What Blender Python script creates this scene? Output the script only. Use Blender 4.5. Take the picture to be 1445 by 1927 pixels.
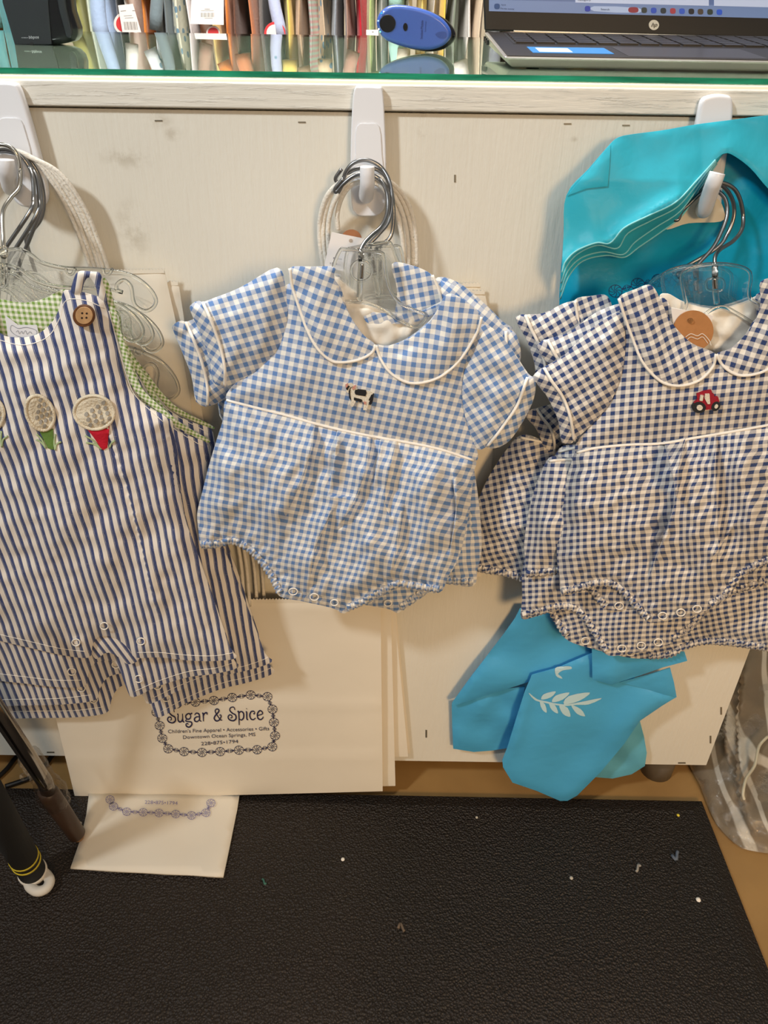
import bpy, math, random
import numpy as np
from mathutils import Vector, Matrix, geometry, noise
random.seed(7); rng = np.random.RandomState(3)
S = bpy.context.scene
for o in list(bpy.data.objects): bpy.data.objects.remove(o)
COL = S.collection
# ------------------------------------------------------------ camera
FPX = 1447.0; W, H = 1445.0, 1927.0
PITCH = math.radians(33.8); ROLL = 0.0145
CAM = np.array([0.0, -0.72, 0.98])
fw = np.array([0, math.cos(PITCH), -math.sin(PITCH)])
r0 = np.array([1.0, 0, 0]); u0 = np.array([0, math.sin(PITCH), math.cos(PITCH)])
rt = r0*math.cos(ROLL) + u0*math.sin(ROLL)
up = u0*math.cos(ROLL) - r0*math.sin(ROLL)
cd = bpy.data.cameras.new('camera'); cam = bpy.data.objects.new('camera', cd); COL.objects.link(cam)
cd.sensor_fit = 'VERTICAL'; cd.sensor_height = 36.0; cd.lens = FPX/H*36.0; cd.clip_start = .01
cam.matrix_world = Matrix([[rt[0], up[0], -fw[0], CAM[0]], [rt[1], up[1], -fw[1], CAM[1]], [rt[2], up[2], -fw[2], CAM[2]], [0, 0, 0, 1]])
S.camera = cam
# ------------------------------------------------------------ light
S.view_settings.view_transform = 'Standard'; S.view_settings.look = 'None'
S.view_settings.gamma = 1; S.view_settings.use_curve_mapping = False
S.view_settings.exposure = 0.0
wd = bpy.data.worlds.new('world'); S.world = wd; wd.use_nodes = True
wd.node_tree.nodes['Background'].inputs[0].default_value = (1.0, .95, .87, 1)
wd.node_tree.nodes['Background'].inputs[1].default_value = 0.235
def area(name, loc, target, size, power, color, spread=180):
    l = bpy.data.lights.new(name, 'AREA'); l.shape = 'DISK'; l.size = size; l.energy = power; l.color = color; l.spread = math.radians(spread)
    o = bpy.data.objects.new(name, l); COL.objects.link(o); o.location = loc
    o.rotation_euler = (Vector(target)-Vector(loc)).to_track_quat('-Z', 'Y').to_euler()
    return o
area('ceiling_lamp_key', (-1.05, -1.15, 2.05), (-.05, 0, .95), .18, 6.4, (.90, .965, 1), 95)
area('ceiling_lamp_near', (.5, -1.5, 2.3), (0, 0, .7), .8, 5, (.96, .98, 1))
area('low_warm_fill', (.6, -2.1, 1.35), (.2, 0, .12), .4, 3.3, (1, .66, .33), 60)  # added fill with no real source, warms the lower counter front
area('ceiling_lamp_back', (-.2, .5, 2.4), (0, 1.75, .95), .8, 74, (1, .95, .88))
# ------------------------------------------------------------ pixel <-> place
def ray(px, py):
    px = np.asarray(px, float); py = np.asarray(py, float)
    return fw + rt*((px-W/2)/FPX)[..., None] + up*((H/2-py)/FPX)[..., None]
def P(px, py, Y):
    d = ray(px, py); t = (np.asarray(Y, float)-CAM[1])/d[..., 1]
    return CAM + d*t[..., None]
def PZ(px, py, z):
    d = ray(px, py); t = (z-CAM[2])/d[..., 2]
    return CAM + d*t[..., None]
def V(a): return Vector([float(a[0]), float(a[1]), float(a[2])])
# ------------------------------------------------------------ materials
def lin(c):
    if isinstance(c, str): c = [int(c[i:i+2], 16)/255 for i in (0, 2, 4)]
    return tuple(((x/12.92) if x <= .04045 else ((x+.055)/1.055)**2.4) for x in c) + (1,)
class G:
    def __init__(s, name):
        s.m = bpy.data.materials.new(name); s.m.use_nodes = True; s.t = s.m.node_tree
        s.b = s.t.nodes['Principled BSDF']; s.out = s.t.nodes['Material Output']
    def n(s, typ, **kw):
        nd = s.t.nodes.new(typ)
        for k, v in kw.items(): setattr(nd, k, v)
        return nd
    def l(s, a, b): s.t.links.new(a, b)
    def math(s, op, a, b=None, c=None):
        nd = s.n('ShaderNodeMath', operation=op)
        for i, x in enumerate((a, b, c)):
            if x is None: continue
            if isinstance(x, (int, float)): nd.inputs[i].default_value = x
            else: s.l(x, nd.inputs[i])
        return nd.outputs[0]
    def mix(s, f, a, b):
        nd = s.n('ShaderNodeMix', data_type='RGBA')
        for i, x in ((0, f), (6, a), (7, b)):
            if isinstance(x, (int, float, tuple)): nd.inputs[i].default_value = x
            else: s.l(x, nd.inputs[i])
        return nd.outputs[2]
    def noise(s, scale, detail=3, rough=.5, coord='Object', vscale=None):
        tc = s.n('ShaderNodeTexCoord'); src = tc.outputs[coord]
        if vscale:
            mp = s.n('ShaderNodeMapping'); mp.inputs['Scale'].default_value = vscale; s.l(src, mp.inputs[0]); src = mp.outputs[0]
        nz = s.n('ShaderNodeTexNoise'); nz.inputs['Scale'].default_value = scale
        nz.inputs['Detail'].default_value = detail; nz.inputs['Roughness'].default_value = rough
        s.l(src, nz.inputs['Vector']); return nz.outputs['Fac']
    def bump(s, h, strength=.3, dist=.001):
        b = s.n('ShaderNodeBump'); b.inputs['Strength'].default_value = strength; b.inputs['Distance'].default_value = dist
        s.l(h, b.inputs['Height'])
        s.l(b.outputs[0], s.b.inputs['Normal']); return b
    def set(s, **kw):
        for k, v in kw.items(): s.b.inputs[k.replace('_', ' ')].default_value = v
        return s
def ramp(g, f, lo, hi):
    nd = g.n('ShaderNodeMapRange'); nd.inputs[1].default_value = lo; nd.inputs[2].default_value = hi
    g.l(f, nd.inputs[0]); return nd.outputs[0]
MC = {}
def plain(name, c, rough=.6, metal=0, var=0, vs=30, bump=0, bs=400, bd=.0004, spec=.5, c2=None, coat=0, emis=None):
    if name in MC: return MC[name]
    g = G(name); c = lin(c); g.set(Roughness=rough, Metallic=metal, Base_Color=c, Specular_IOR_Level=spec, Coat_Weight=coat)
    if var or c2:
        d = lin(c2) if c2 else tuple(x*(1-var) for x in c[:3])+(1,)
        g.l(g.mix(ramp(g, g.noise(vs, 4), .35, .65), c, d), g.b.inputs['Base Color'])
    if bump: g.bump(g.noise(bs, 3), bump, bd)
    if emis: g.b.inputs['Emission Color'].default_value = c; g.b.inputs['Emission Strength'].default_value = emis
    MC[name] = g.m; return g.m
def clear(name, tint=(1, 1, 1, 1), rough=.03):
    if name in MC: return MC[name]
    g = G(name); g.set(Base_Color=tint, Transmission_Weight=1.0, Roughness=rough, IOR=1.45)
    g.bump(g.noise(90, 2), .05, .001)
    MC[name] = g.m; return g.m
def uvsep(g):
    uv = g.n('ShaderNodeUVMap'); sp = g.n('ShaderNodeSeparateXYZ'); g.l(uv.outputs[0], sp.inputs[0]); return sp.outputs[0], sp.outputs[1]
def band(g, u, duty, soft=.03):
    f = g.math('PINGPONG', u, .5)            # 0..0.5..0
    return ramp(g, f, duty/2+soft, duty/2-soft)
def gingham(name, c, wh, rough=.85):
    if name in MC: return MC[name]
    g = G(name); u, v = uvsep(g); c = lin(c); wh = lin(wh)
    a = band(g, u, .5); b = band(g, v, .5)
    s = g.math('ADD', a, b)
    # half tone squares: mixed threads seen as a fine twill
    tw = g.math('PINGPONG', g.math('MULTIPLY', g.math('ADD', u, v), 6.0), .5)
    tw = g.math('MULTIPLY', g.math('SUBTRACT', tw, .25), .5)
    half = g.math('MULTIPLY', g.math('MULTIPLY', s, g.math('SUBTRACT', 2.0, s)), tw)
    f = g.math('ADD', g.math('MULTIPLY', s, .5), half)
    nz = g.noise(9, 2, coord='UV'); f = g.math('MULTIPLY', f, g.math('ADD', .86, g.math('MULTIPLY', nz, .28)))
    g.l(g.mix(f, wh, c), g.b.inputs['Base Color'])
    g.set(Roughness=rough, Sheen_Weight=.15, Specular_IOR_Level=.2)
    wv = g.math('ADD', g.math('PINGPONG', g.math('MULTIPLY', u, 11.0), .5), g.math('PINGPONG', g.math('MULTIPLY', v, 11.0), .5))
    g.bump(wv, .25, .0003)
    MC[name] = g.m; return g.m
def stripes(name, c, wh):
    if name in MC: return MC[name]
    g = G(name); u, v = uvsep(g); c = lin(c); wh = lin(wh)
    f = g.math('PINGPONG', u, .5)
    a = ramp(g, f, .245, .215); b = ramp(g, g.math('PINGPONG', g.math('ADD', u, .14), .5), .025, .012)   # a pale hairline near one side of each stripe
    a = g.math('MULTIPLY', a, g.math('SUBTRACT', 1.0, g.math('MULTIPLY', b, .55)))
    slub = g.noise(1.0, 3, coord='UV', vscale=(1.2, 9, 1)); slub = ramp(g, slub, .66, .74)
    a = g.math('MULTIPLY', a, g.math('SUBTRACT', 1.0, g.math('MULTIPLY', slub, .35)))
    th = g.noise(1.0, 2, coord='UV', vscale=(16, 1.5, 1)); a = g.math('MULTIPLY', a, g.math('ADD', .74, g.math('MULTIPLY', th, .5)))
    g.l(g.mix(a, wh, c), g.b.inputs['Base Color'])
    g.set(Roughness=.85, Sheen_Weight=.15, Specular_IOR_Level=.2)
    g.bump(g.noise(1.0, 2, coord='UV', vscale=(18, 18, 1)), .35, .0004)
    MC[name] = g.m; return g.m
# ------------------------------------------------------------ object helpers
def empty(name, loc=(0, 0, 0), label=None, cat=None, group=None, kind=None):
    o = bpy.data.objects.new(name, None); COL.objects.link(o); o.location = loc; o.empty_display_size = .02
    return tag(o, label, cat, group, kind)
def tag(o, label=None, cat=None, group=None, kind=None):
    if label: o['label'] = label
    if cat: o['category'] = cat
    if group: o['group'] = group
    if kind: o['kind'] = kind
    return o
def link(name, me, mat, parent=None, smooth=False):
    o = bpy.data.objects.new(name, me); COL.objects.link(o)
    if mat: me.materials.append(mat)
    if smooth: me.polygons.foreach_set('use_smooth', [True]*len(me.polygons))
    if parent:
        o.parent = parent; o.matrix_parent_inverse = Matrix.Translation(-parent.location)
    return o
def mesh(name, vs, fs, mat, parent=None, smooth=False, uv=None, mats=None, mi=None):
    me = bpy.data.meshes.new(name); me.from_pydata([tuple(map(float, v)) for v in vs], [], [tuple(map(int, f)) for f in fs]); 
    if uv is not None:
        ul = me.uv_layers.new(name='UVMap'); li = np.empty(len(me.loops), int); me.loops.foreach_get('vertex_index', li)
        ul.data.foreach_set('uv', np.asarray(uv, float)[li].ravel())
    o = link(name, me, mat, parent, smooth)
    if mats:
        for m in mats: me.materials.append(m)
        me.polygons.foreach_set('material_index', mi)
    me.update(); return o
def merge(parts):
    vs, fs, n = [], [], 0
    for v, f in parts:
        vs += [tuple(x) for x in v]; fs += [tuple(i+n for i in q) for q in f]; n += len(v)
    return vs, fs
def cat(pts, n=8, closed=False):
    p = np.asarray(pts, float); N = len(p); out = []
    rngs = range(N) if closed else range(N-1)
    for i in rngs:
        if closed: a, b, c, d = p[(i-1) % N], p[i], p[(i+1) % N], p[(i+2) % N]
        else: b, c = p[i], p[i+1]; a = p[i-1] if i else 2*b-c; d = p[i+2] if i+2 < N else 2*c-b
        for k in range(n):
            t = k/n
            out.append(.5*((2*b)+(c-a)*t+(2*a-5*b+4*c-d)*t*t+(3*b-a-3*c+d)*t**3))
    if not closed: out.append(p[-1])
    return np.array(out)
def resample(p, step, closed=False):
    p = np.asarray(p, float)
    q = np.vstack([p, p[:1]]) if closed else p
    d = np.r_[0, np.cumsum(np.linalg.norm(np.diff(q, axis=0), axis=1))]
    n = max(2, int(round(d[-1]/step)))
    s = np.linspace(0, d[-1], n+1)
    r = np.stack([np.interp(s, d, q[:, k]) for k in range(q.shape[1])], 1)
    return r[:-1] if closed else r
def segd(px, py, poly):
    """distance, signed side and arc length to a polyline"""
    px = np.asarray(px, float); py = np.asarray(py, float)
    best = np.full(px.shape, 1e9); side = np.zeros(px.shape); arc = np.zeros(px.shape); acc = 0
    for (x0, y0), (x1, y1) in zip(poly[:-1], poly[1:]):
        dx, dy = x1-x0, y1-y0; L2 = dx*dx+dy*dy+1e-12; L = math.sqrt(L2)
        t = np.clip(((px-x0)*dx+(py-y0)*dy)/L2, 0, 1)
        ex, ey = px-(x0+t*dx), py-(y0+t*dy); d = np.hypot(ex, ey)
        m = d < best
        best = np.where(m, d, best); side = np.where(m, np.sign(dx*(py-y0)-dy*(px-x0)), side)
        arc = np.where(m, acc+t*L, arc); acc += L
    return best, side, arc
def inside(px, py, poly):
    c = np.zeros(px.shape, bool); n = len(poly)
    for i in range(n):
        x0, y0 = poly[i]; x1, y1 = poly[(i+1) % n]
        if y0 == y1: continue
        m = ((y0 > py) != (y1 > py)) & (px < (x1-x0)*(py-y0)/(y1-y0)+x0)
        c ^= m
    return c
def wob(px, py, wl, seed, n=5):
    r = np.random.RandomState(seed); s = 0
    for i in range(n):
        a = r.uniform(0, math.pi*2); k = 2*math.pi/(wl*r.uniform(.7, 1.6)); ph = r.uniform(0, 6.28)
        s = s+np.sin((np.cos(a)*px+np.sin(a)*py)*k+ph+1.3*np.sin((np.sin(a)*px-np.cos(a)*py)*k*.6+ph*2))
    return s/n**.5
def nof(px, py): return np.zeros(np.shape(px))
def asf(Y): return Y if callable(Y) else (lambda px, py: np.full(np.shape(px), float(Y)))
def keepcorners(p, step):
    p = np.asarray(p, float); n = len(p); out = []; acc = 1e9
    for i in range(n):
        a, b, c = p[i-1], p[i], p[(i+1) % n]; u, v = b-a, c-b; lu, lv = np.hypot(*u)+1e-9, np.hypot(*v)+1e-9
        corner = np.dot(u, v)/lu/lv < .9
        acc += lu
        if corner or acc > step*.75:
            if out and corner and np.hypot(*(out[-1]-b)) < step*.35: out[-1] = b
            else: out.append(b)
            acc = 0
    res = []
    for i, a in enumerate(out):
        b = out[(i+1) % len(out)]; L = np.hypot(*(b-a)); k = max(1, int(round(L/step)))
        for j in range(k): res.append(a+(b-a)*j/k)
    return np.array(res)
def triang(outline, step, sharp=()):
    b = keepcorners(outline, step)
    x0, y0 = b.min(0); x1, y1 = b.max(0)
    ys = np.arange(y0, y1, step*.87); pts = []
    for j, y in enumerate(ys):
        xs = np.arange(x0+(step/2 if j % 2 else 0), x1, step); pts.append(np.stack([xs, np.full(len(xs), y)], 1))
    q = np.vstack(pts)
    m = inside(q[:, 0], q[:, 1], b); q = q[m]
    cb = np.vstack([b, b[:1]])
    if len(q):
        d, _, _ = segd(q[:, 0], q[:, 1], cb); q = q[d > step*.55]
    ex = []
    for pl in sharp:
        c = resample(cat(pl, 4), step*.8); t = np.gradient(c, axis=0); t /= np.linalg.norm(t, axis=1)[:, None]+1e-9; nn = np.stack([-t[:, 1], t[:, 0]], 1)
        for o_ in (-1.1, 1.1): ex.append(c+nn*o_)
    if ex:
        ex = np.vstack(ex); ex = ex[inside(ex[:, 0], ex[:, 1], b)]; ex = ex[segd(ex[:, 0], ex[:, 1], cb)[0] > step*.4]
        if len(ex):
            dm = np.min(np.hypot(q[:, None, 0]-ex[None, :, 0], q[:, None, 1]-ex[None, :, 1]), axis=1); q = np.vstack([q[dm > step*.55], ex])
    nb = len(b); allp = np.vstack([b, q])
    res = geometry.delaunay_2d_cdt([Vector(p) for p in allp], [], [list(range(nb))], 1, 1e-4)
    v = np.array([tuple(a) for a in res[0]]); tris = [tuple(t) for t in res[2]]
    return v, tris, cb
def patch(name, outline, Y, mat, parent=None, step=6, bulge=.006, edge=18, back=.003, folds=None, rot=0, per=.0075, warp=0, raw=False, n=5, scallop=0, uvo=(0, 0), sharp=()):
    """cloth panel: traced outline at its own distance, swelling towards the room, with a back layer"""
    ol = np.asarray(outline, float) if raw else cat(outline, n, True)
    Yf = asf(Y); folds = folds or nof
    v, tris, cb = triang(ol, step, sharp)
    px, py = v[:, 0], v[:, 1]
    cbs = keepcorners(ol, max(step, 6)); cbs = np.vstack([cbs, cbs[:1]])
    def surf(x, y):
        x = np.asarray(x, float); y = np.asarray(y, float); sh = x.shape; x = x.ravel(); y = y.ravel()
        d, _, _ = segd(x, y, cbs); ins = inside(x, y, cbs[:-1]); d = np.where(ins, d, 0)
        e = 1-np.exp(-d/edge)
        return (Yf(x, y) - bulge*e - folds(x, y)*np.minimum(1, .25+d/edge)).reshape(sh)
    Yv = surf(px, py); e = Yf(px, py)-Yv
    vf = P(px, py, Yv); base = P(px, py, Yf(px, py)); vb = vf.copy(); vb[:, 1] = np.maximum(base[:, 1]+back*.3, vf[:, 1]+.0006)
    c, s = math.cos(rot), math.sin(rot); X, Z = base[:, 0], base[:, 2]
    fo = folds(px, py)*warp
    uv = np.stack([(X*c+Z*s+fo)/per+uvo[0], (-X*s+Z*c)/per+uvo[1]], 1)
    N = len(v)
    # orient triangles to face the camera (-y)
    fs = []
    for a, b, cc in tris:
        ar = (px[b]-px[a])*(py[cc]-py[a])-(py[b]-py[a])*(px[cc]-px[a])
        if ar > 0: a, b = b, a
        fs.append((a, b, cc)); fs.append((N+b, N+a, N+cc))
    from collections import Counter
    ec = Counter(); ed = {}
    for f in fs[::2]:
        for i in range(3):
            k = (f[i], f[(i+1) % 3]); ec[frozenset(k)] += 1; ed[frozenset(k)] = k
    for k, ct in ec.items():
        if ct == 1:
            a, b = ed[k]; fs.append((b, a, N+a, N+b))
    o = mesh(name, np.vstack([vf, vb]), fs, mat, parent, True, np.vstack([uv, uv]))
    me = o.data; ev = np.empty(len(me.edges)*2, int); me.edges.foreach_get('vertices', ev); ev = ev.reshape(-1, 2)
    rim = set(); [rim.update(((min(f_[1], f_[0]), max(f_[1], f_[0])), (min(f_[2], f_[3]), max(f_[2], f_[3])))) for f_ in fs if len(f_) == 4]
    at = me.attributes.new('sharp_edge', 'BOOLEAN', 'EDGE'); at.data.foreach_set('value', [(int(min(a_, b_)), int(max(a_, b_))) in rim for a_, b_ in ev])
    return o, surf
def slab(name, outline, Y, th, mat, parent=None, bevel=0, n=0, seg=2, smooth=False):
    ol = np.asarray(outline, float) if not n else cat(outline, n, True)
    px, py = ol[:, 0], ol[:, 1]
    if np.sum(px*np.roll(py, -1)-py*np.roll(px, -1)) > 0: ol = ol[::-1]; px, py = ol[:, 0], ol[:, 1]
    vf = P(px, py, asf(Y)(px, py)); vb = vf.copy(); vb[:, 1] += th; N = len(ol)
    fs = [tuple(range(N)), tuple(range(2*N-1, N-1, -1))]+[(i, N+i, N+(i+1) % N, (i+1) % N) for i in range(N)]
    o = mesh(name, np.vstack([vf, vb]), fs, mat, parent)
    if bevel:
        m = o.modifiers.new('bevel', 'BEVEL'); m.width = bevel; m.segments = seg; m.limit_method = 'ANGLE'; m.angle_limit = math.radians(50)
        smooth = True
    if smooth:
        o.data.polygons.foreach_set('use_smooth', [True]*len(o.data.polygons))
        w = o.modifiers.new('wn', 'WEIGHTED_NORMAL') if bevel else None
    return o
def tubegeo(pts, r, sec=8, closed=False, flat=1.0):
    p = np.asarray(pts, float); N = len(p); rr = np.full(N, r) if np.isscalar(r) else np.asarray(r)
    tan = np.gradient(p, axis=0) if not closed else np.roll(p, -1, 0)-np.roll(p, 1, 0)
    tan /= np.linalg.norm(tan, axis=1)[:, None]+1e-12
    nrm = np.cross(tan[0], [0, 0, 1.0]); 
    if np.linalg.norm(nrm) < .1: nrm = np.cross(tan[0], [0, 1.0, 0])
    nrm /= np.linalg.norm(nrm); vs = []
    for i in range(N):
        nrm = nrm-tan[i]*np.dot(nrm, tan[i]); nrm /= np.linalg.norm(nrm)+1e-12; b = np.cross(tan[i], nrm)
        for k in range(sec):
            a = 2*math.pi*k/sec; vs.append(p[i]+rr[i]*(math.cos(a)*nrm+flat*math.sin(a)*b))
    fs = []
    for i in range(N if closed else N-1):
        j = (i+1) % N
        for k in range(sec): fs.append((i*sec+k, i*sec+(k+1) % sec, j*sec+(k+1) % sec, j*sec+k))
    if not closed: fs.append(tuple(range(sec))[::-1]); fs.append(tuple((N-1)*sec+k for k in range(sec)))
    return vs, fs
def tube(name, pts, r, mat, parent=None, sec=8, closed=False):
    v, f = tubegeo(pts, r, sec, closed); return mesh(name, v, f, mat, parent, True)
def pxline(pts, Y, n=6, closed=False, off=0):
    c = cat(pts, n, closed) if n else np.asarray(pts, float)
    return P(c[:, 0], c[:, 1], asf(Y)(c[:, 0], c[:, 1])-off)
def boxgeo(x0, x1, y0, y1, z0, z1):
    v = [(x, y, z) for x in (x0, x1) for y in (y0, y1) for z in (z0, z1)]
    return v, [(0, 1, 3, 2), (4, 6, 7, 5), (0, 4, 5, 1), (2, 3, 7, 6), (0, 2, 6, 4), (1, 5, 7, 3)]
def box(name, b, mat, parent=None, bevel=0):
    v, f = boxgeo(*b); o = mesh(name, v, f, mat, parent)
    if bevel:
        m = o.modifiers.new('bevel', 'BEVEL'); m.width = bevel; m.segments = 3
    return o
def ribbon(pts, w, Y, off=.0004):
    """flat inked line on a surface"""
    p = np.asarray(pts, float); t = np.gradient(p, axis=0); t /= np.linalg.norm(t, axis=1)[:, None]+1e-9
    nn = np.stack([-t[:, 1], t[:, 0]], 1); ww = (np.full(len(p), w) if np.isscalar(w) else w)[:, None]
    a, b = p+nn*ww/2, p-nn*ww/2; q = np.vstack([a, b]); N = len(p)
    v = P(q[:, 0], q[:, 1], asf(Y)(q[:, 0], q[:, 1])-off)
    return [tuple(x) for x in v], [(i, i+1, N+i+1, N+i) for i in range(N-1)]
def textgeo(s, org, dx, dy, Y, off=.0005, align='LEFT'):
    """lettering laid on a surface; dx, dy: where one em goes along and up"""
    c = bpy.data.curves.new('t', 'FONT'); c.body = s; c.align_x = align; c.resolution_u = 3
    o = bpy.data.objects.new('t', c); COL.objects.link(o); dg = bpy.context.evaluated_depsgraph_get(); dg.update()
    me = o.evaluated_get(dg).to_mesh(); v = np.array([x.co[:2] for x in me.vertices]); f = [tuple(p.vertices) for p in me.polygons]
    q = np.array(org)+v[:, :1]*np.array(dx)+v[:, 1:]*np.array(dy)
    bpy.data.objects.remove(o); bpy.data.curves.remove(c)
    w = P(q[:, 0], q[:, 1], asf(Y)(q[:, 0], q[:, 1])-off)
    return [tuple(x) for x in w], f
def affine(src, dst):
    A = np.array([[x, y, 1] for x, y in src]); B = np.array(dst); M = np.linalg.solve(A, B)
    return lambda pts: (np.c_[np.asarray(pts, float), np.ones(len(pts))] @ M)
def z3(p): return [(320+x/2.0643, 480+y/2.0643) for x, y in p]
def z4(p): return [(860+x/2.470, 500+y/2.470) for x, y in p]
def z1(p): return [(x/2.779, 480+y/2.779) for x, y in p]
def z2(p): return [(x/2.676, 900+y/2.676) for x, y in p]
def zh(p): return [(x/3.01, 140+y/3.01) for x, y in p]
def zc(p): return [(480+x/3.01, 150+y/3.01) for x, y in p]
def zr(p): return [(960+x/2.979, 170+y/2.979) for x, y in p]
def zb(p): return [(800+x/2.240, 1100+y/2.240) for x, y in p]
def zp(p): return [(80+x/2.007, 1100+y/2.007) for x, y in p]
# materials used across the place
WHITEP = None
def wood_paint(name, c, vs, strength, stain=False, bands=False):
    g = G(name); c = lin(c); col = c
    n1 = g.noise(5, 4)
    col = g.mix(ramp(g, n1, .4, .75), c, tuple(x*.93 for x in c[:3])+(1,))
    if stain:
        tc = g.n('ShaderNodeTexCoord'); tot = None; fine = ramp(g, g.noise(45, 5, .7), .46, .62)
        for sx, sy, rx_, rz_ in STAINS:
            c_ = P(sx, sy, 0); vm = g.n('ShaderNodeMapping'); vm.inputs['Location'].default_value = (-c_[0]/rx_, 0, -c_[2]/rz_); vm.inputs['Scale'].default_value = (1/rx_, 0, 1/rz_)
            g.l(tc.outputs['Object'], vm.inputs[0]); ln = g.n('ShaderNodeVectorMath', operation='LENGTH'); g.l(vm.outputs[0], ln.inputs[0])
            m = ramp(g, ln.outputs['Value'], 1, .3); tot = m if tot is None else g.math('MAXIMUM', tot, m)
        col = g.mix(g.math('MULTIPLY', g.math('MULTIPLY', tot, fine), .38), col, lin('a1937a'))
    g.l(col, g.b.inputs['Base Color']); g.set(Roughness=.42, Specular_IOR_Level=.45)
    h = g.math('ADD', g.noise(1, 3, .6, vscale=vs), g.math('MULTIPLY', g.noise(160, 2), .3))
    if bands: h = g.math('ADD', h, ramp(g, g.noise(1, 5, .7, vscale=(18, 40, 260)), .55, .75))
    g.bump(h, strength, .0012); return g.m
STAINS = [(298, 226, .014, .008), (325, 252, .010, .007), (240, 295, .03, .012), (795, 238, .006, .014), (1080, 262, .004, .003), (250, 430, .02, .03)]
M_panel = wood_paint('painted_plywood', 'e2ddd0', (210, 210, 20), .55, stain=True)
M_trim = wood_paint('painted_trim_wood', 'e4dfd3', (16, 40, 200), .6, bands=True)
M_topb = plain('counter_top_paint', 'e8dfca', .5, bump=.1)
M_hookp = plain('white_plastic', 'e9e9ec', .32, spec=.5)
M_wire = plain('steel_wire', '8a8a8a', .28, metal=1)
M_wire2 = plain('bright_wire', 'c9c5bb', .2, metal=1)
M_clear = clear('clear_styrene', (.97, .98, .95, 1))
M_pip = plain('white_piping', 'f2ece2', .8, bump=.3, bs=900)
M_cream = plain('lining_cotton', 'e8e2d6', .9, var=.08, vs=60, bump=.3, bs=60, bd=.002)
# ============================================================ setting
g = G('concrete_floor'); fl = g.mix(ramp(g, g.noise(7, 5), .35, .7), lin('a8824e'), lin('8e6c40')); g.l(fl, g.b.inputs['Base Color']); g.set(Roughness=.45)
g.bump(g.noise(120, 3), .1); M_floor = g.m
tag(box('floor', (-3, 3, -2.6, 2.7, -.05, 0), M_floor), kind='structure')
tag(box('wall_back', (-3, 3, 2.6, 2.7, 0, 2.8), plain('wall_paint', 'd9cdb4', .7, var=.1, vs=4)), kind='structure')
# ============================================================ counter
ZG0 = float(P(722, 149, .016)[2]); ZG1 = float(P(722, 137.5, .016)[2])     # glass underside / top
YB = .0
zt0 = float(P(722, 208.6, -.006)[2]); zt1 = float(P(722, 159.5, -.006)[2])
pbot = float(P(722, 1431, 0)[2]); xr = float(P(1328.5, 1440.6, 0)[0])
ctr = empty('sales_counter', (0, .3, 0), 'long white painted plywood shop counter under the glass top, standing on round legs', 'counter')
YBK = .70
box('front_panel', (-1.4, xr, 0, .018, pbot, zt0-.0022), M_panel, ctr)
box('trim_board', (-1.4, xr, -.006, .018, zt0, zt1), M_trim, ctr, .0015)
box('top_board', (-1.4, xr, .001, YBK, zt1-.02, ZG0-.0005), M_topb, ctr)
box('side_panel', (xr-.018, xr, .0185, YBK, pbot, zt1-.021), M_panel, ctr)

box('bottom_board', (-1.4, xr-.02, .0185, YBK, pbot+.004, pbot+.02), plain('raw_wood', '6d5238', .8, var=.2), ctr)
def leg(px):
    a = PZ(px, 1455, 0.0); x = float(a[0]); y = .045; rad = .024; vs, fs = tubegeo([(x, y, 0), (x, y, .03), (x, y, pbot+.004)], [rad, rad*1.02, rad*1.06], 24)
    mesh('leg', vs, fs, plain('leg_grey', '6f675c', .5, metal=.2), ctr, True)
leg(1236); leg(300)
for i, (sx, sy) in enumerate([(298, 227), (568, 230), (1068, 233), (1178, 236), (856, 336), (1413, 1184), (1357, 1338), (1337, 1392), (1283, 1436), (95, 1416), (802, 1381)]):
    hz = 7 if i < 4 or i in (8, 9) else 1.5; vt = 1.2 if hz == 7 else 7
    slab('staple', [(sx-hz, sy-vt), (sx+hz, sy-vt), (sx+hz, sy+vt), (sx-hz, sy+vt)], -.0006, .001, plain('staple_metal', '8d8677', .4, metal=.6), ctr)
g = G('green_edge_glass'); g.set(Base_Color=(.86, 1, .95, 1), Transmission_Weight=1, Roughness=0, IOR=1.52)
va = g.n('ShaderNodeVolumeAbsorption'); va.inputs['Color'].default_value = (.04, .62, .42, 1); va.inputs['Density'].default_value = 9
g.l(va.outputs[0], g.out.inputs['Volume'])
YG = float(.02); dback = 1.0
yb = float(PZ(722, 67.5, ZG1)[1])
go = tag(box('glass_top', (-1.38, 1.2, YG-.004, yb, ZG0, ZG1), g.m, None, .0008), 'long clear glass sheet with green front edge lying on the white counter', 'glass top')
box('polished_edge', (-1.3802, 1.2002, YG-.0052, YG-.0041, ZG0, ZG1), (lambda g: (g.l(g.mix(ramp(g, g.noise(60, 4, vscale=(.3, 1, 3)), .35, .7), lin('0f5c45'), lin('1f8a6b')), g.b.inputs['Base Color']), g.set(Roughness=.12), g.m)[-1])(G('green_glass_edge')), go)
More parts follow.
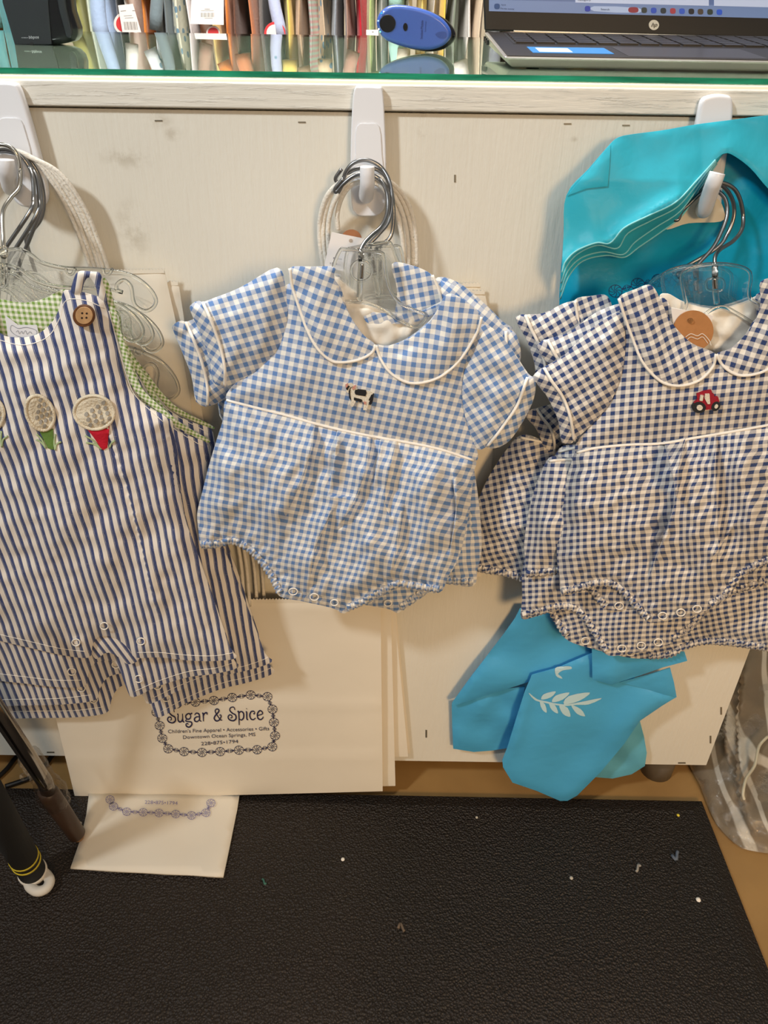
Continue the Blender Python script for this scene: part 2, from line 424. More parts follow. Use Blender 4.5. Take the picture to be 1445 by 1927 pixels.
# rubber mat
mt = plain('mat_rubber', '1a1613', .55, var=.35, vs=300)
g = G('mat_rubber_pebbled'); g.l(g.mix(ramp(g, g.noise(3, 3), .3, .7), lin('2a211b'), lin('1c1611')), g.b.inputs['Base Color']); g.set(Roughness=.5, Specular_IOR_Level=.4)
vo = g.n('ShaderNodeTexVoronoi'); vo.inputs['Scale'].default_value = 330; tc = g.n('ShaderNodeTexCoord'); g.l(tc.outputs['Object'], vo.inputs['Vector'])
g.bump(g.math('ADD', vo.outputs['Distance'], g.math('MULTIPLY', g.noise(240, 3), 1.2)), 1.0, .0022)
m1 = PZ(np.array([0, 1322, 1445]), np.array([1478, 1503, 1812]), .014)
rdir = (m1[2]-m1[1])[:2]; rdir /= np.linalg.norm(rdir); bl = (m1[0]-m1[1])[:2]; bl /= np.linalg.norm(bl)
C0 = m1[1][:2]; A = C0+bl*2.2; D = C0+rdir*1.6; B2 = A+rdir*1.6
vs = [(*q, z) for z in (.0005, .008) for q in (C0, A, B2, D)]
inn = [C0+bl*.02+rdir*.02, A-bl*.02+rdir*.02, B2-bl*.02-rdir*.02, D+bl*.02-rdir*.02]
vs += [(*q, .014) for q in inn]
fs = [(0, 1, 5, 4), (1, 2, 6, 5), (2, 3, 7, 6), (3, 0, 4, 7), (4, 5, 9, 8), (5, 6, 10, 9), (6, 7, 11, 10), (7, 4, 8, 11), (8, 9, 10, 11), (3, 2, 1, 0)]
tag(mesh('floor_mat', vs, fs, g.m), 'black pebbled rubber mat on the floor in front of the counter', 'mat')
for i, (sx, sy, r, hexc, lb, gp) in enumerate([(645, 1617, 2.6, 'e9e2d6', 'round white speck on black mat below the large paper bag', 0), (1314, 1693, 3.2, 'f0e8dc', 'largest round white speck, near right edge of black mat', 0),
        (1276, 1534, 2.2, 'd8c23c', 'tiny yellow speck on black mat near its back right corner', 0), (1271, 1611, 5, '5d6674', 'grey blue lint scrap on the right of black mat', 1),
        (1200, 1634, 4, '9a938a', 'small curled grey lint left of the blue grey scrap', 1), (897, 1538, 2, 'b0a898', 'tiny pale crumb near the back edge of the mat', 0), (755, 1746, 4, '6a5a4a', 'dull brown lint in middle foreground of the mat', 1), (497, 1660, 3, '3c6a5c', 'small green thread scrap under the fallen paper bag', 1),
        (1075, 1652, 2.5, 'b5ada0', 'small pale crumb in the right half of mat', 0), (150, 1550, 3, 'cfc5b4', 'white crumb beside the brown pole tip on mat', 0)]):
    c = PZ(sx, sy, .0142); rr = r/1000*1.0; n_ = 9
    if gp: vs, fs = tubegeo([c+np.array([rr*2*(t-.5), rr*1.2*math.sin(t*5+i), .0012]) for t in np.linspace(0, 1, 8)], rr*.45, 5)
    else:
        vs = [c+np.array([rr*math.cos(a), rr*math.sin(a)*1.1, 0]) for a in np.linspace(0, 6.283, n_, endpoint=False)]+[c+np.array([rr*.6*math.cos(a), rr*.6*math.sin(a), rr*.7]) for a in np.linspace(0, 6.283, n_, endpoint=False)]
        fs = [(k, (k+1) % n_, n_+(k+1) % n_, n_+k) for k in range(n_)]+[tuple(range(n_, 2*n_))]
    tag(mesh('lint_scrap' if gp else 'floor_speck', vs, fs, plain('speck_'+hexc, hexc, .8), None, True), lb, 'lint' if gp else 'speck')
# ============================================================ adhesive hooks
HOOKTIPY = -.052
def hook(label, plate, cover, prong, dx=0, tipY=HOOKTIPY):
    """plate/cover outlines and prong centre line (all px)"""
    c = P(*np.mean(plate, 0), -.01); e = empty('adhesive_hook', V(c), label, 'hook', 'white adhesive hooks on the counter front')
    slab('back_plate', plate, -.0145, .0083, M_hookp, e, .003, n=4, seg=3)
    slab('cover_panel', cover, -.0158, .003, M_hookp, e, .0006, n=3)
    (x0, y0), (x1, y1), (x2, y2), w = prong
    pts = [P(x0, y0, -.016), P(x0, y0+6, -.03), P(x1, y1, tipY+.004), P((x1+x2)/2, (y1+y2)/2, tipY), P(x2, y2, tipY)]
    pts = cat(np.array(pts), 6); vs, fs = tubegeo(pts, np.linspace(w*1.1, w, len(pts)), 14, flat=1)
    o = mesh('prong', vs, fs, M_hookp, e, True)
    return e
hook('white adhesive hook in the middle, holding light blue gingham rompers', 
     zc([(560, 60), (600, 40), (690, 42), (722, 62), (735, 250), (742, 480), (738, 700), (700, 765), (640, 775), (575, 765), (545, 700), (540, 480), (545, 250)]),
     zc([(575, 265), (640, 248), (703, 265), (718, 420), (718, 560), (570, 560), (568, 420)]),
     ((689, 362), (691, 348), (691, 313), .0058))
hook('white adhesive hook at the left, holding striped shortalls', 
     zh([(-60, 60), (0, 42), (70, 48), (105, 75), (150, 200), (225, 470), (262, 640), (262, 720), (225, 755), (120, 750), (60, 690), (0, 560), (-60, 400), (-90, 200)]),
     zh([(-10, 262), (60, 245), (118, 262), (150, 350), (175, 450), (150, 480), (20, 480), (0, 380)]),
     ((20, 345), (14, 325), (10, 300), .0066))
hook('white adhesive hook at the right, half covered by turquoise bags',
     zr([(1075, 60), (1120, 30), (1200, 25), (1250, 55), (1245, 200), (1200, 500), (1180, 680), (1100, 740), (1000, 740), (940, 690), (960, 560), (1010, 350), (1050, 160)]),
     zr([(1075, 262), (1130, 245), (1190, 262), (1180, 420), (1160, 560), (1030, 560), (1050, 420)]),
     ((1325, 388), (1340, 352), (1350, 325), .0062))
# ============================================================ wires / hangers / cords
def wirehook(pts, Y0, Y1, parent, mat=None, r=.00155, conv=zc, name='wire_hook'):
    c = cat(conv(pts), 7); Ys = np.linspace(Y0, Y1, len(c)); w = P(c[:, 0], c[:, 1], Ys)
    o = tube(name, w, r, mat or M_wire, parent, 10); return o
M_web = clear('clear_styrene_web', (1, 1, .985, 1)); M_web.node_tree.nodes['Principled BSDF'].inputs['Alpha'].default_value = .42
def rimplate(e, outline, Y, plate=True, r=.0015, th=.0012, name='hanger_body', conv=None, closed=True):
    ol = conv(outline) if conv else outline
    c = cat(ol, 5, closed); w = P(c[:, 0], c[:, 1], asf(Y)(c[:, 0], c[:, 1])); 
    if closed: v1 = tubegeo(w, r, 6, True)
    else: v1 = tubegeo(w, r, 6)
    parts = [v1]
    o = mesh(name, *merge(parts), M_clear, e, True)
    if plate:
        slab('web_plate', c if closed else c, asf(Y)(0, 0)-th/2 if not callable(Y) else Y, th, M_web, e)
    return o
def shift(dx, dy, conv, rot=0, sc=1, about=(0, 0)):
    def f(p):
        q = np.asarray(conv(p), float)-about; c, s = math.cos(rot)*sc, math.sin(rot)*sc
        return q @ np.array([[c, s], [-s, c]])+np.array(about)+[dx, dy]
    return f
def z6(p): return [(600+x/4.817, 420+y/4.817) for x, y in p]
def top_hanger(conv, Y, wire, wconv, wY, label, group, kind='round'):
    e = empty('clothes_hanger', V(P(*np.mean(conv([(385, 430)] if kind == 'round' else [(1150, 1050)]), 0), Y)), label, 'hanger', group)
    if kind == 'round':
        ol = [(190, 250), (240, 238), (400, 248), (560, 265), (592, 310), (605, 430), (645, 600), (730, 720), (880, 795), (970, 830), (945, 900), (870, 940), (740, 885), (600, 790), (450, 728), (330, 712), (200, 720), (60, 800), (-60, 870), (-100, 840), (40, 700), (120, 560), (130, 400)]
        ring = [(385+95*math.cos(a), 430+95*math.sin(a)) for a in np.linspace(0, 6.283, 10, endpoint=False)]
        post = [(385, 262), (382, 330), (372, 520), (368, 700)]; tip = [(392, 370), (390, 420), (385, 500)]
    else:
        ol = [(975, 1150), (960, 1040), (1005, 1000), (1100, 975), (1240, 978), (1343, 1020), (1338, 1150), (1380, 1190), (1480, 1260), (1500, 1320), (1380, 1310), (1290, 1260), (1200, 1215), (1120, 1235), (1040, 1300), (940, 1330), (930, 1290), (985, 1210)]
        ring = [(1108, 1060), (1190, 1060), (1190, 1118), (1108, 1118)]
        post = [(1148, 985), (1148, 1060), (1150, 1130), (1158, 1195)]; tip = [(1146, 1055), (1146, 1080), (1150, 1110)]
    rimplate(e, ol, Y, conv=conv)
    rimplate(e, ring, Y-.0018, plate=False, r=.0009, conv=conv, name='socket_ring')
    tube('post', pxline(conv(post), Y-.0012), .0024, M_clear, e, 10)
    tube('wire_end', pxline(conv(tip), Y-.0035), .0017, M_wire2, e, 8)
    top = conv([(375, 330), (372, 262)] if kind == 'round' else [(1148, 1040), (1146, 985)]); c = cat([tuple(map(float, t)) for t in top]+[tuple(map(float, t)) for t in wconv(wire[2:])], 7)
    t = np.clip(np.linspace(0, 1.8, len(c)), 0, 1); Ys = (Y-.002)*(1-t)+wY*t
    tube('wire_hook', P(c[:, 0], c[:, 1], Ys), .00165, M_wire, e, 10)
    return e
# ============================================================ gingham rompers
def crease(poly, amp, w, kind='ridge'):
    poly = cat(poly, 4)
    def f(px, py):
        d, s, a = segd(px, py, poly); L = np.hypot(*np.diff(poly, axis=0).T).sum()
        end = np.clip(a/(L*.15), 0, 1)*.4+.6; tail = np.clip((L-a)/(L*.35), 0, 1)
        if kind == 'ridge': return amp*np.exp(-(d/w)**2)*tail*end
        return amp*np.where(s > 0, np.exp(-d/w), -.45*np.exp(-d/(w*.5)))*tail*end if kind == 'knife' else amp*np.where(s < 0, np.exp(-d/w), -.45*np.exp(-d/(w*.5)))*tail*end
    return f
def gather(poly, per, amp, w, seed=0):
    poly = cat(poly, 5)
    def f(px, py):
        d, s, a = segd(px, py, poly)
        ph = a*2*math.pi/per+1.2*np.sin(a/23.+seed)+.4*np.sin(d/9.)
        return amp*np.sin(ph)*np.exp(-(d/w)**1.3)-amp*.9*np.exp(-((d-11)/4.)**2)
    return f
def summ(*fs): return lambda px, py: sum(f(px, py) for f in fs)
def elastic(poly, surf, wout, win, Yb, mat, parent, rot, per, seed):
    c = resample(cat(poly, 6), 1.7); t = np.gradient(c, axis=0); t /= np.linalg.norm(t, axis=1)[:, None]+1e-9; nn = np.stack([-t[:, 1], t[:, 0]], 1)
    nn = np.where(nn[:, 1:2] > 0, nn, -nn)            # pointing down, out of the cloth
    n, K = len(c), 7; a = np.arange(n)*1.7; ph = a*2*math.pi/8.2+1.1*np.sin(a/17.+seed)+.6*np.sin(a/6.1+seed*2); rip = np.sin(ph)
    px, py, Y = [], [], []
    for k in range(K):
        w = -win+(win+wout)*k/(K-1)+(1.3*rip if k == K-1 else 0)
        q = c+nn*np.reshape(w, (-1, 1)); base = np.minimum(surf(q[:, 0], q[:, 1]), Yb-.002)
        prof = math.sin(math.pi*k/(K-1)); Y.append(base-.0006-.0016*prof-.0013*rip*(.35+.65*abs(math.cos(math.pi*k/(K-1)))))
        px.append(q[:, 0]); py.append(q[:, 1])
    px, py, Y = np.array(px).ravel(), np.array(py).ravel(), np.array(Y).ravel(); vf = P(px, py, Y); vb = vf.copy(); vb[:, 1] += .0014
    X, Z = vf[:, 0], vf[:, 2]; co, si = math.cos(rot), math.sin(rot); rr = np.tile(rip, K)
    uv = np.stack([(X*co+Z*si)*1.25/per+.22*rr, (-X*si+Z*co)/per], 1); N = n*K; fs = []
    for k in range(K-1):
        for i in range(n-1):
            p_, q_ = k*n+i, (k+1)*n+i; fs += [(p_, q_, q_+1, p_+1), (N+p_, N+p_+1, N+q_+1, N+q_)]
    for i in range(n-1): fs += [(i, i+1, N+i+1, N+i), ((K-1)*n+i+1, (K-1)*n+i, N+(K-1)*n+i, N+(K-1)*n+i+1)]
    return mesh('elastic_leg_band', np.vstack([vf, vb]), fs, mat, parent, True, np.vstack([uv, uv]))
def romper(T, D, Y, mat, label, group, rot, per, full=True, step=5.5, seed=1):
    """T: px transform of the traced pieces; D: traces; Y: distance of the garment's base plane"""
    T0 = T; tk = (lambda p, k: T0(p, k)) if D.get('keyed') or getattr(T0, 'keyed', False) else (lambda p, k: T0(p)); T = lambda p: tk(p, 'skirt')
    q = lambda k: [tuple(x) for x in tk(D[k], k)]
    shp = [[tuple(x) for x in T(p)] for p, a, w, k in D['crease'] if k != 'ridge'] if full else ()
    c = np.mean(np.array(q('bodice')), 0)
    e = empty('baby_romper', V(P(c[0], c[1], Y)), label, 'romper', group)
    gathers = [gather([tuple(x) for x in T(gp)], per_*1.5, .0030, 24, i) for i, (gp, per_) in enumerate(D['gather'])]
    cre = [crease([tuple(x) for x in T(p)], a*(1.9 if full else 1.3), w, k) for p, a, w, k in D['crease']]
    wb = lambda px, py: .0021*wob(px, py, 90, seed)+.0011*wob(px, py, 36, seed+5)
    sk, sks = patch('bubble_skirt', q('skirt'), Y, mat, e, step=step, bulge=.016, edge=34, folds=summ(wb, *(cre+gathers)), rot=rot, per=per, warp=.5, n=4, sharp=shp)
    bd, bds = patch('bodice', q('bodice'), Y-.001, mat, e, step=step+1, bulge=.015, edge=45, folds=lambda px, py: .0008*wob(px, py, 110, seed+2), rot=rot, per=per, n=4, uvo=(.3, .4))
    for gi, nz in enumerate(D['bands']): elastic([tuple(x) for x in T(nz)], sks, 3.5, 8.5, Y, mat, e, rot, per, gi+seed)
    waist = q('waist')
    tube('waist_piping', pxline(waist, lambda a, b: np.minimum(sks(a, b), bds(a, b))-.0012, 8), .0013, M_pip, e, 8)
    for side in ('l', 'r'):
        if 'sleeve_'+side not in D: continue
        sl, sls = patch('sleeve', q('sleeve_'+side), lambda a, b: Y-.003-.0*a, mat, e, step=step+1, bulge=.014, edge=40,
                        folds=lambda px, py: .0016*wob(px, py, 80, seed+7+len(side)), rot=rot+(.5 if side == 'l' else -.75)*D.get('sr', 1), per=per, n=4)
        if 'cuff_'+side in D:
            patch('cuff', q('cuff_'+side), lambda a, b: sls(a, b)-.0012, mat, sl, step=step+1, bulge=.002, edge=6, back=.001, rot=rot+(-.35 if side == 'l' else .5), per=per, n=4)
            tube('cuff_piping', pxline(q('cp_'+side), lambda a, b: sls(a, b)-.0032, 8), .0014, M_pip, sl, 8)
    cs = {}
    for side in ('l', 'r'):
        if 'collar_'+side not in D: continue
        bfun = lambda a, b: np.minimum(bds(a, b), Y-.006)-.0028
        co, cos_ = patch('collar', q('collar_'+side), bfun, mat, e, step=step+1, bulge=.0035, edge=14, back=.001, rot=rot+D['cr'+side], per=per, n=4, folds=lambda px, py: .0008*wob(px, py, 70, seed+3))
        tube('collar_piping', pxline(q('pip_'+side), lambda a, b: cos_(a, b)-.0004, 8), .0013, M_pip, co, 8)
    if full:
        patch('back_lining', q('lining'), Y+.012, M_cream, e, step=7, bulge=.004, edge=20, back=.001, folds=lambda px, py: .0025*wob(px, py, 45, 9))
        if 'backband' in D: patch('inner_back_yoke', q('backband'), Y+.0085, mat, e, step=6, bulge=.001, edge=8, back=.0006, rot=rot+.6, per=per)
    for (x, y, rx) in D['snaps']:
        ctrp = T([(x, y)])[0]; a = np.linspace(0, 6.283, 17)[:-1]
        lp = np.stack([ctrp[0]+rx*np.cos(a), ctrp[1]+rx*.8*np.sin(a)], 1)
        m = float(sks(lp[:, 0], lp[:, 1]).min())-.0009
        tube('snap_ring', P(lp[:, 0], lp[:, 1], m), .0007, M_pip, e, 6, True)
    return e, bds, sks
BLUE = dict(
 bodice=[(470, 110), (640, 100), (700, 240), (795, 348), (900, 335), (1010, 255), (1080, 160), (1200, 250), (1178, 340), (1145, 460), (1140, 560), (1160, 660), (1192, 755), (1180, 800), (1040, 756), (900, 728), (760, 703), (600, 668), (450, 626), (330, 596), (222, 566), (240, 512), (330, 440), (405, 365), (445, 260), (442, 150)],
 waist=[(220, 564), (330, 592), (450, 622), (600, 664), (760, 699), (900, 724), (1040, 752), (1178, 797)],
 skirt=[(222, 558), (330, 586), (450, 616), (600, 658), (760, 693), (900, 718), (1040, 746), (1180, 792), (1178, 850), (1168, 950), (1150, 1060), (1120, 1180), (1080, 1250), (1045, 1312), (940, 1300), (890, 1290), (800, 1340), (700, 1380), (672, 1393), (640, 1375), (590, 1362), (500, 1342), (425, 1325), (390, 1262), (350, 1202), (300, 1150), (240, 1122), (180, 1137), (122, 1137), (110, 1070), (106, 1000), (125, 920), (150, 820), (180, 720), (205, 640)],
 sleeve_l=[(105, 190), (130, 183), (270, 128), (415, 50), (448, 130), (455, 250), (418, 362), (350, 435), (280, 483), (214, 510), (168, 492), (150, 395), (112, 295), (76, 205)],
 cuff_l=[(78, 203), (125, 183), (165, 270), (197, 360), (214, 440), (214, 509), (172, 492), (150, 392), (112, 292)],
 cp_l=[(127, 184), (165, 270), (196, 360), (212, 440), (213, 508)],
 sleeve_r=[(1200, 272), (1262, 292), (1330, 370), (1390, 460), (1420, 492), (1405, 580), (1335, 702), (1280, 746), (1235, 744), (1192, 752), (1155, 660), (1135, 560), (1143, 450), (1172, 330)],
 cuff_r=[(1388, 476), (1420, 492), (1405, 580), (1335, 700), (1280, 745), (1232, 744), (1290, 670), (1350, 580)],
 cp_r=[(1388, 476), (1350, 580), (1290, 670), (1233, 743)],
 collar_l=[(465, 50), (550, 46), (638, 48), (638, 90), (680, 200), (740, 300), (798, 350), (782, 382), (730, 408), (662, 417), (618, 406), (560, 350), (520, 262), (495, 180), (470, 110)],
 pip_l=[(465, 52), (474, 120), (498, 195), (530, 285), (570, 360), (620, 407), (662, 417), (730, 408), (782, 381), (799, 350)],
 collar_r=[(1075, 153), (1150, 180), (1210, 240), (1190, 305), (1130, 402), (1060, 467), (990, 495), (922, 496), (860, 461), (820, 410), (800, 352), (850, 352), (940, 318), (1020, 245)],
 pip_r=[(1210, 241), (1190, 305), (1130, 402), (1060, 466), (990, 494), (923, 495), (860, 461), (821, 410), (800, 352)],
 crl=-.15, crr=.12, sr=1,
 lining=[(600, 60), (640, 200), (700, 320), (795, 372), (900, 365), (1030, 300), (1090, 200), (1060, 180), (980, 215), (880, 225), (780, 190), (690, 120)],
 backband=[(760, 225), (860, 228), (960, 222), (1060, 185), (1050, 215), (960, 258), (860, 268), (770, 265)],
 gather=[([(122, 1130), (180, 1128), (240, 1115), (300, 1142), (352, 1195), (392, 1255), (425, 1318), (500, 1335), (590, 1355)], 10.5), ([(672, 1388), (750, 1340), (850, 1290), (940, 1290), (1045, 1305)], 10.5)],
 crease=[([(565, 655), (545, 770), (500, 900), (440, 1040)], .0065, 24, 'knife'), ([(650, 680), (635, 800), (615, 935)], .006, 16, 'flip'), ([(780, 702), (760, 830), (715, 960), (640, 1080)], .0065, 22, 'knife'),
         ([(820, 710), (800, 830), (790, 900)], .005, 14, 'flip'), ([(880, 725), (850, 850), (835, 960), (870, 1050)], .005, 22, 'knife'), ([(615, 935), (720, 940)], .002, 10, 'knife'),
         ([(320, 620), (330, 760), (350, 900), (330, 1040)], .006, 40, 'ridge'), ([(480, 780), (420, 960), (400, 1120)], .005, 26, 'ridge'), ([(1010, 800), (1000, 950), (1020, 1150)], .006, 34, 'ridge'), ([(620, 1010), (560, 1150), (540, 1300)], .006, 22, 'knife'),
         ([(760, 1080), (790, 1180), (720, 1320)], .006, 24, 'ridge'), ([(1100, 880), (1110, 1000), (1080, 1180)], .006, 20, 'flip'), ([(200, 760), (210, 900), (170, 1060)], .005, 26, 'ridge'), ([(900, 1000), (880, 1130), (860, 1260)], .006, 20, 'knife')],
 bands=[[(122, 1131), (180, 1131), (240, 1117), (300, 1144), (352, 1196), (392, 1256), (420, 1312)], [(690, 1378), (750, 1352), (800, 1328), (880, 1284), (940, 1290), (1045, 1304)]],
 snaps=[(478, 1307, 8), (560, 1328, 8), (638, 1350, 7)])
NAVY = dict(
 bodice=[(760, 200), (900, 150), (1000, 270), (1090, 362), (1200, 412), (1270, 388), (1340, 322), (1400, 240), (1560, 200), (1640, 260), (1630, 450), (1650, 600), (1640, 715), (1560, 722), (1445, 743), (1250, 778), (1100, 803), (950, 828), (800, 834), (640, 850), (560, 868), (556, 822), (640, 722), (716, 622), (766, 470), (775, 350)],
 waist=[(558, 868), (640, 848), (800, 832), (950, 826), (1100, 801), (1250, 776), (1445, 741), (1560, 720), (1640, 712)],
 skirt=[(560, 858), (640, 840), (800, 824), (950, 818), (1100, 793), (1250, 768), (1445, 733), (1560, 712), (1640, 705), (1680, 900), (1690, 1100), (1650, 1300), (1560, 1345), (1445, 1385), (1350, 1430), (1290, 1490), (1250, 1545), (1180, 1590), (1110, 1622), (1000, 1645), (900, 1658), (850, 1618), (780, 1542), (720, 1495), (640, 1492), (560, 1517), (487, 1532), (478, 1450), (464, 1350), (474, 1200), (490, 1080), (520, 960)],
 sleeve_l=[(355, 515), (405, 473), (500, 418), (620, 298), (740, 222), (772, 250), (782, 350), (772, 470), (720, 622), (640, 722), (560, 800), (545, 813), (487, 822), (470, 722), (420, 612), (380, 562)],
 cuff_l=[(357, 515), (405, 475), (442, 540), (492, 610), (526, 700), (545, 812), (488, 820), (470, 720), (420, 610), (380, 560)],
 cp_l=[(405, 476), (442, 540), (491, 610), (525, 700), (544, 812)],
 sleeve_r=[(1620, 250), (1700, 260), (1800, 400), (1850, 560), (1760, 640), (1650, 700), (1630, 600), (1625, 400)],
 collar_l=[(752, 150), (830, 110), (905, 92), (955, 180), (1002, 270), (1090, 360), (1203, 410), (1188, 470), (1130, 530), (1050, 558), (968, 548), (902, 500), (850, 430), (812, 330), (772, 230)],
 pip_l=[(752, 152), (785, 255), (820, 350), (855, 435), (905, 502), (968, 548), (1050, 557), (1130, 530), (1188, 470), (1203, 411)],
 collar_r=[(1412, 75), (1500, 60), (1580, 120), (1590, 300), (1540, 400), (1480, 460), (1400, 500), (1310, 509), (1240, 470), (1205, 412), (1270, 386), (1340, 322), (1395, 240), (1412, 160)],
 pip_r=[(1590, 300), (1540, 400), (1480, 460), (1400, 500), (1310, 509), (1240, 469), (1205, 412)],
 crl=.35, crr=-.3, sr=1,
 lining=[(940, 150), (980, 260), (1060, 360), (1180, 430), (1290, 410), (1380, 300), (1440, 200), (1430, 130), (1330, 170), (1200, 200), (1060, 170), (980, 130)],
 gather=[([(487, 1524), (560, 1508), (640, 1484), (720, 1487), (782, 1534), (852, 1610), (900, 1650), (1000, 1637), (1110, 1614)], 12), ([(1180, 1582), (1250, 1535), (1290, 1480), (1350, 1420), (1445, 1376), (1560, 1336)], 12)],
 crease=[([(965, 830), (990, 930), (1015, 1060), (990, 1180), (930, 1340), (880, 1480)], .011, 30, 'flip'), ([(1060, 815), (1030, 930), (1020, 1060), (970, 1240)], .008, 20, 'knife'), ([(1205, 800), (1200, 960), (1210, 1150), (1215, 1430)], .009, 30, 'knife'),
         ([(1320, 780), (1330, 960), (1370, 1200), (1360, 1400)], .006, 26, 'ridge'), ([(700, 850), (680, 1000), (700, 1200), (690, 1420)], .006, 40, 'ridge'), ([(1120, 1000), (1110, 1200), (1150, 1400), (1140, 1560)], .006, 26, 'ridge'),
         ([(580, 930), (560, 1100), (580, 1300), (560, 1460)], .006, 34, 'ridge'), ([(1270, 1230), (1160, 1400)], .004, 14, 'knife'), ([(820, 1000), (860, 1200), (830, 1400)], .005, 34, 'ridge')],
 bands=[[(487, 1524), (560, 1509), (640, 1484), (720, 1487), (782, 1534), (850, 1610), (885, 1645)], [(1180, 1584), (1250, 1538), (1290, 1482), (1350, 1422), (1445, 1377), (1560, 1337)]],
 snaps=[(955, 1627, 8), (1040, 1612, 8), (1115, 1595, 8)])
M_gb = gingham('light_blue_gingham', '5f83b9', 'e9e6de')
M_gn = gingham('navy_gingham', '2a3f70', 'eae4da')
GR = 'light blue gingham rompers on the middle hook'; GN = 'navy gingham rompers on the right hook'
YF, YM, YK = -.098, -.068, -.045
idt = lambda p: p
rb, bsurf, ssurf = romper(lambda p: np.array(z3(p)), BLUE, YF, M_gb, 'light blue gingham baby romper with embroidered black and white cow, frontmost on the middle hook', GR, -.22, .0082, step=4.6)
def keyed(conv, default, **kw):
    def f(p, k):
        for kk, t in kw.items():
            if k == kk or (kk == 'sleeve_l' and k in ('cuff_l', 'cp_l')) or (kk == 'sleeve_r' and k in ('cuff_r', 'cp_r')) or (kk == 'collar_l' and k == 'pip_l') or (kk == 'collar_r' and k == 'pip_r') or (kk == 'skirt' and k == 'waist'): return np.array(conv(t(p)))
        return np.array(conv(default(p)))
    f.keyed = True; return f
def af(*pairs): return affine([a for a, b in pairs], [b for a, b in pairs])
def sh(dx, dy): return lambda p: np.asarray(p, float)+[dx, dy]
bod = af(((470, 110), (540, 190)), ((1200, 250), (1150, 300)), ((700, 668), (700, 668)))
romper(keyed(z3, sh(0, 20), bodice=bod, sleeve_l=sh(-67, 77), collar_l=sh(20, 40),
             collar_r=af(((1210, 240), (1018, 78)), ((1075, 153), (862, 36)), ((800, 352), (790, 300))),
             sleeve_r=af(((1200, 272), (1025, 100)), ((1420, 492), (1345, 310)), ((1280, 746), (1290, 560))),
             skirt=af(((222, 558), (300, 600)), ((1180, 792), (1165, 760)), ((672, 1393), (885, 1392)))),
       BLUE, YM, M_gb, 'light blue gingham romper directly behind the cow romper, left cuff showing', GR, .1, .0082, step=8, seed=4, full=False)
romper(keyed(z3, sh(0, 30), bodice=bod, sleeve_l=sh(30, 150), collar_l=sh(40, 80), collar_r=af(((1210, 240), (1150, 220)), ((1075, 153), (1000, 200)), ((800, 352), (800, 400))),
             sleeve_r=af(((1200, 272), (1040, 88)), ((1420, 492), (1335, 290)), ((1280, 746), (1200, 520))),
             skirt=af(((222, 558), (320, 600)), ((1180, 792), (1150, 760)), ((672, 1393), (900, 1340)))),
       BLUE, YK, M_gb, 'rearmost light blue gingham romper, only shoulder and cuff visible above the right sleeve', GR, -.1, .0082, step=9, seed=6, full=False)
rn, nbs, nss = romper(lambda p: np.array(z4(p)), NAVY, YF, M_gn, 'navy and white gingham baby romper with embroidered red tractor, frontmost on the right hook', GN, .12, .0079, step=4.6, seed=11)
nb_ = af(((760, 200), (800, 230)), ((1640, 260), (1600, 260)), ((950, 828), (950, 815)))
ncl = sh(60, 60); ncr = sh(-20, 60)
romper(keyed(z4, sh(0, 0), bodice=nb_, collar_l=ncl, collar_r=ncr, sleeve_l=af(((355, 515), (370, 372)), ((740, 222), (760, 178)), ((545, 813), (560, 700))),
             skirt=af(((487, 1532), (322, 1445)), ((900, 1658), (700, 1600)), ((560, 858), (430, 900)))),
       NAVY, -.080, M_gn, 'navy gingham romper directly behind the tractor romper, leg band peeking out at its left', GN, .0, .0079, step=7, seed=14, full=False)
romper(keyed(z4, sh(0, 0), bodice=nb_, collar_l=af(((752, 150), (548, 160)), ((905, 92), (700, 143)), ((968, 548), (700, 600))), collar_r=ncr,
             sleeve_l=af(((355, 515), (272, 242)), ((740, 222), (620, 158)), ((545, 813), (420, 560))),
             skirt=af(((487, 1532), (300, 1640)), ((900, 1658), (705, 1812)), ((1205, 780), (1150, 800)))),
       NAVY, -.063, M_gn, 'navy gingham romper hanging lowest on the right hook, three snaps at its crotch', GN, .1, .0079, step=7, seed=16, full=False)
romper(keyed(z4, sh(0, 0), bodice=sh(40, 60), collar_l=ncl, collar_r=ncr, sleeve_l=af(((405, 476), (370, 665)), ((544, 812), (452, 885)), ((740, 222), (740, 520))),
             skirt=af(((487, 1532), (35, 1405)), ((900, 1658), (520, 1745)), ((560, 858), (300, 790)))),
       NAVY, YK, M_gn, 'rearmost navy gingham romper, its body leaning left next to the light blue rompers', GN, .3, .0079, step=7, seed=17, full=False)
# embroidery
def zcow(p): return [(640+x/18.06, 710+y/18.06) for x, y in p]
def ztr(p): return [(1290+x/18.06, 725+y/18.06) for x, y in p]
EB = {}
def stitched(name, hexc, polys, conv, surf, parent, off=.0012, th=.0011):
    parts = []
    m = plain('thread_'+hexc, hexc, .7, var=.25, vs=900, bump=.8, bs=1300, bd=.0008)
    for p in polys:
        ol = resample(np.array(conv(p)), 1.6, True); px, py = ol[:, 0], ol[:, 1]
        if np.sum(px*np.roll(py, -1)-py*np.roll(px, -1)) > 0: ol = ol[::-1]; px, py = ol[:, 0], ol[:, 1]
        Y = EB.setdefault(conv.__name__, float(surf(px, py).min()))-off+.0004; vf = P(px, py, Y); vb = vf.copy(); vb[:, 1] += th+.0015; N = len(ol)
        parts.append((np.vstack([vf, vb]), [tuple(range(N))]+[(i, N+i, N+(i+1) % N, (i+1) % N) for i in range(N)]))
    return mesh(name, *merge(parts), m, parent)
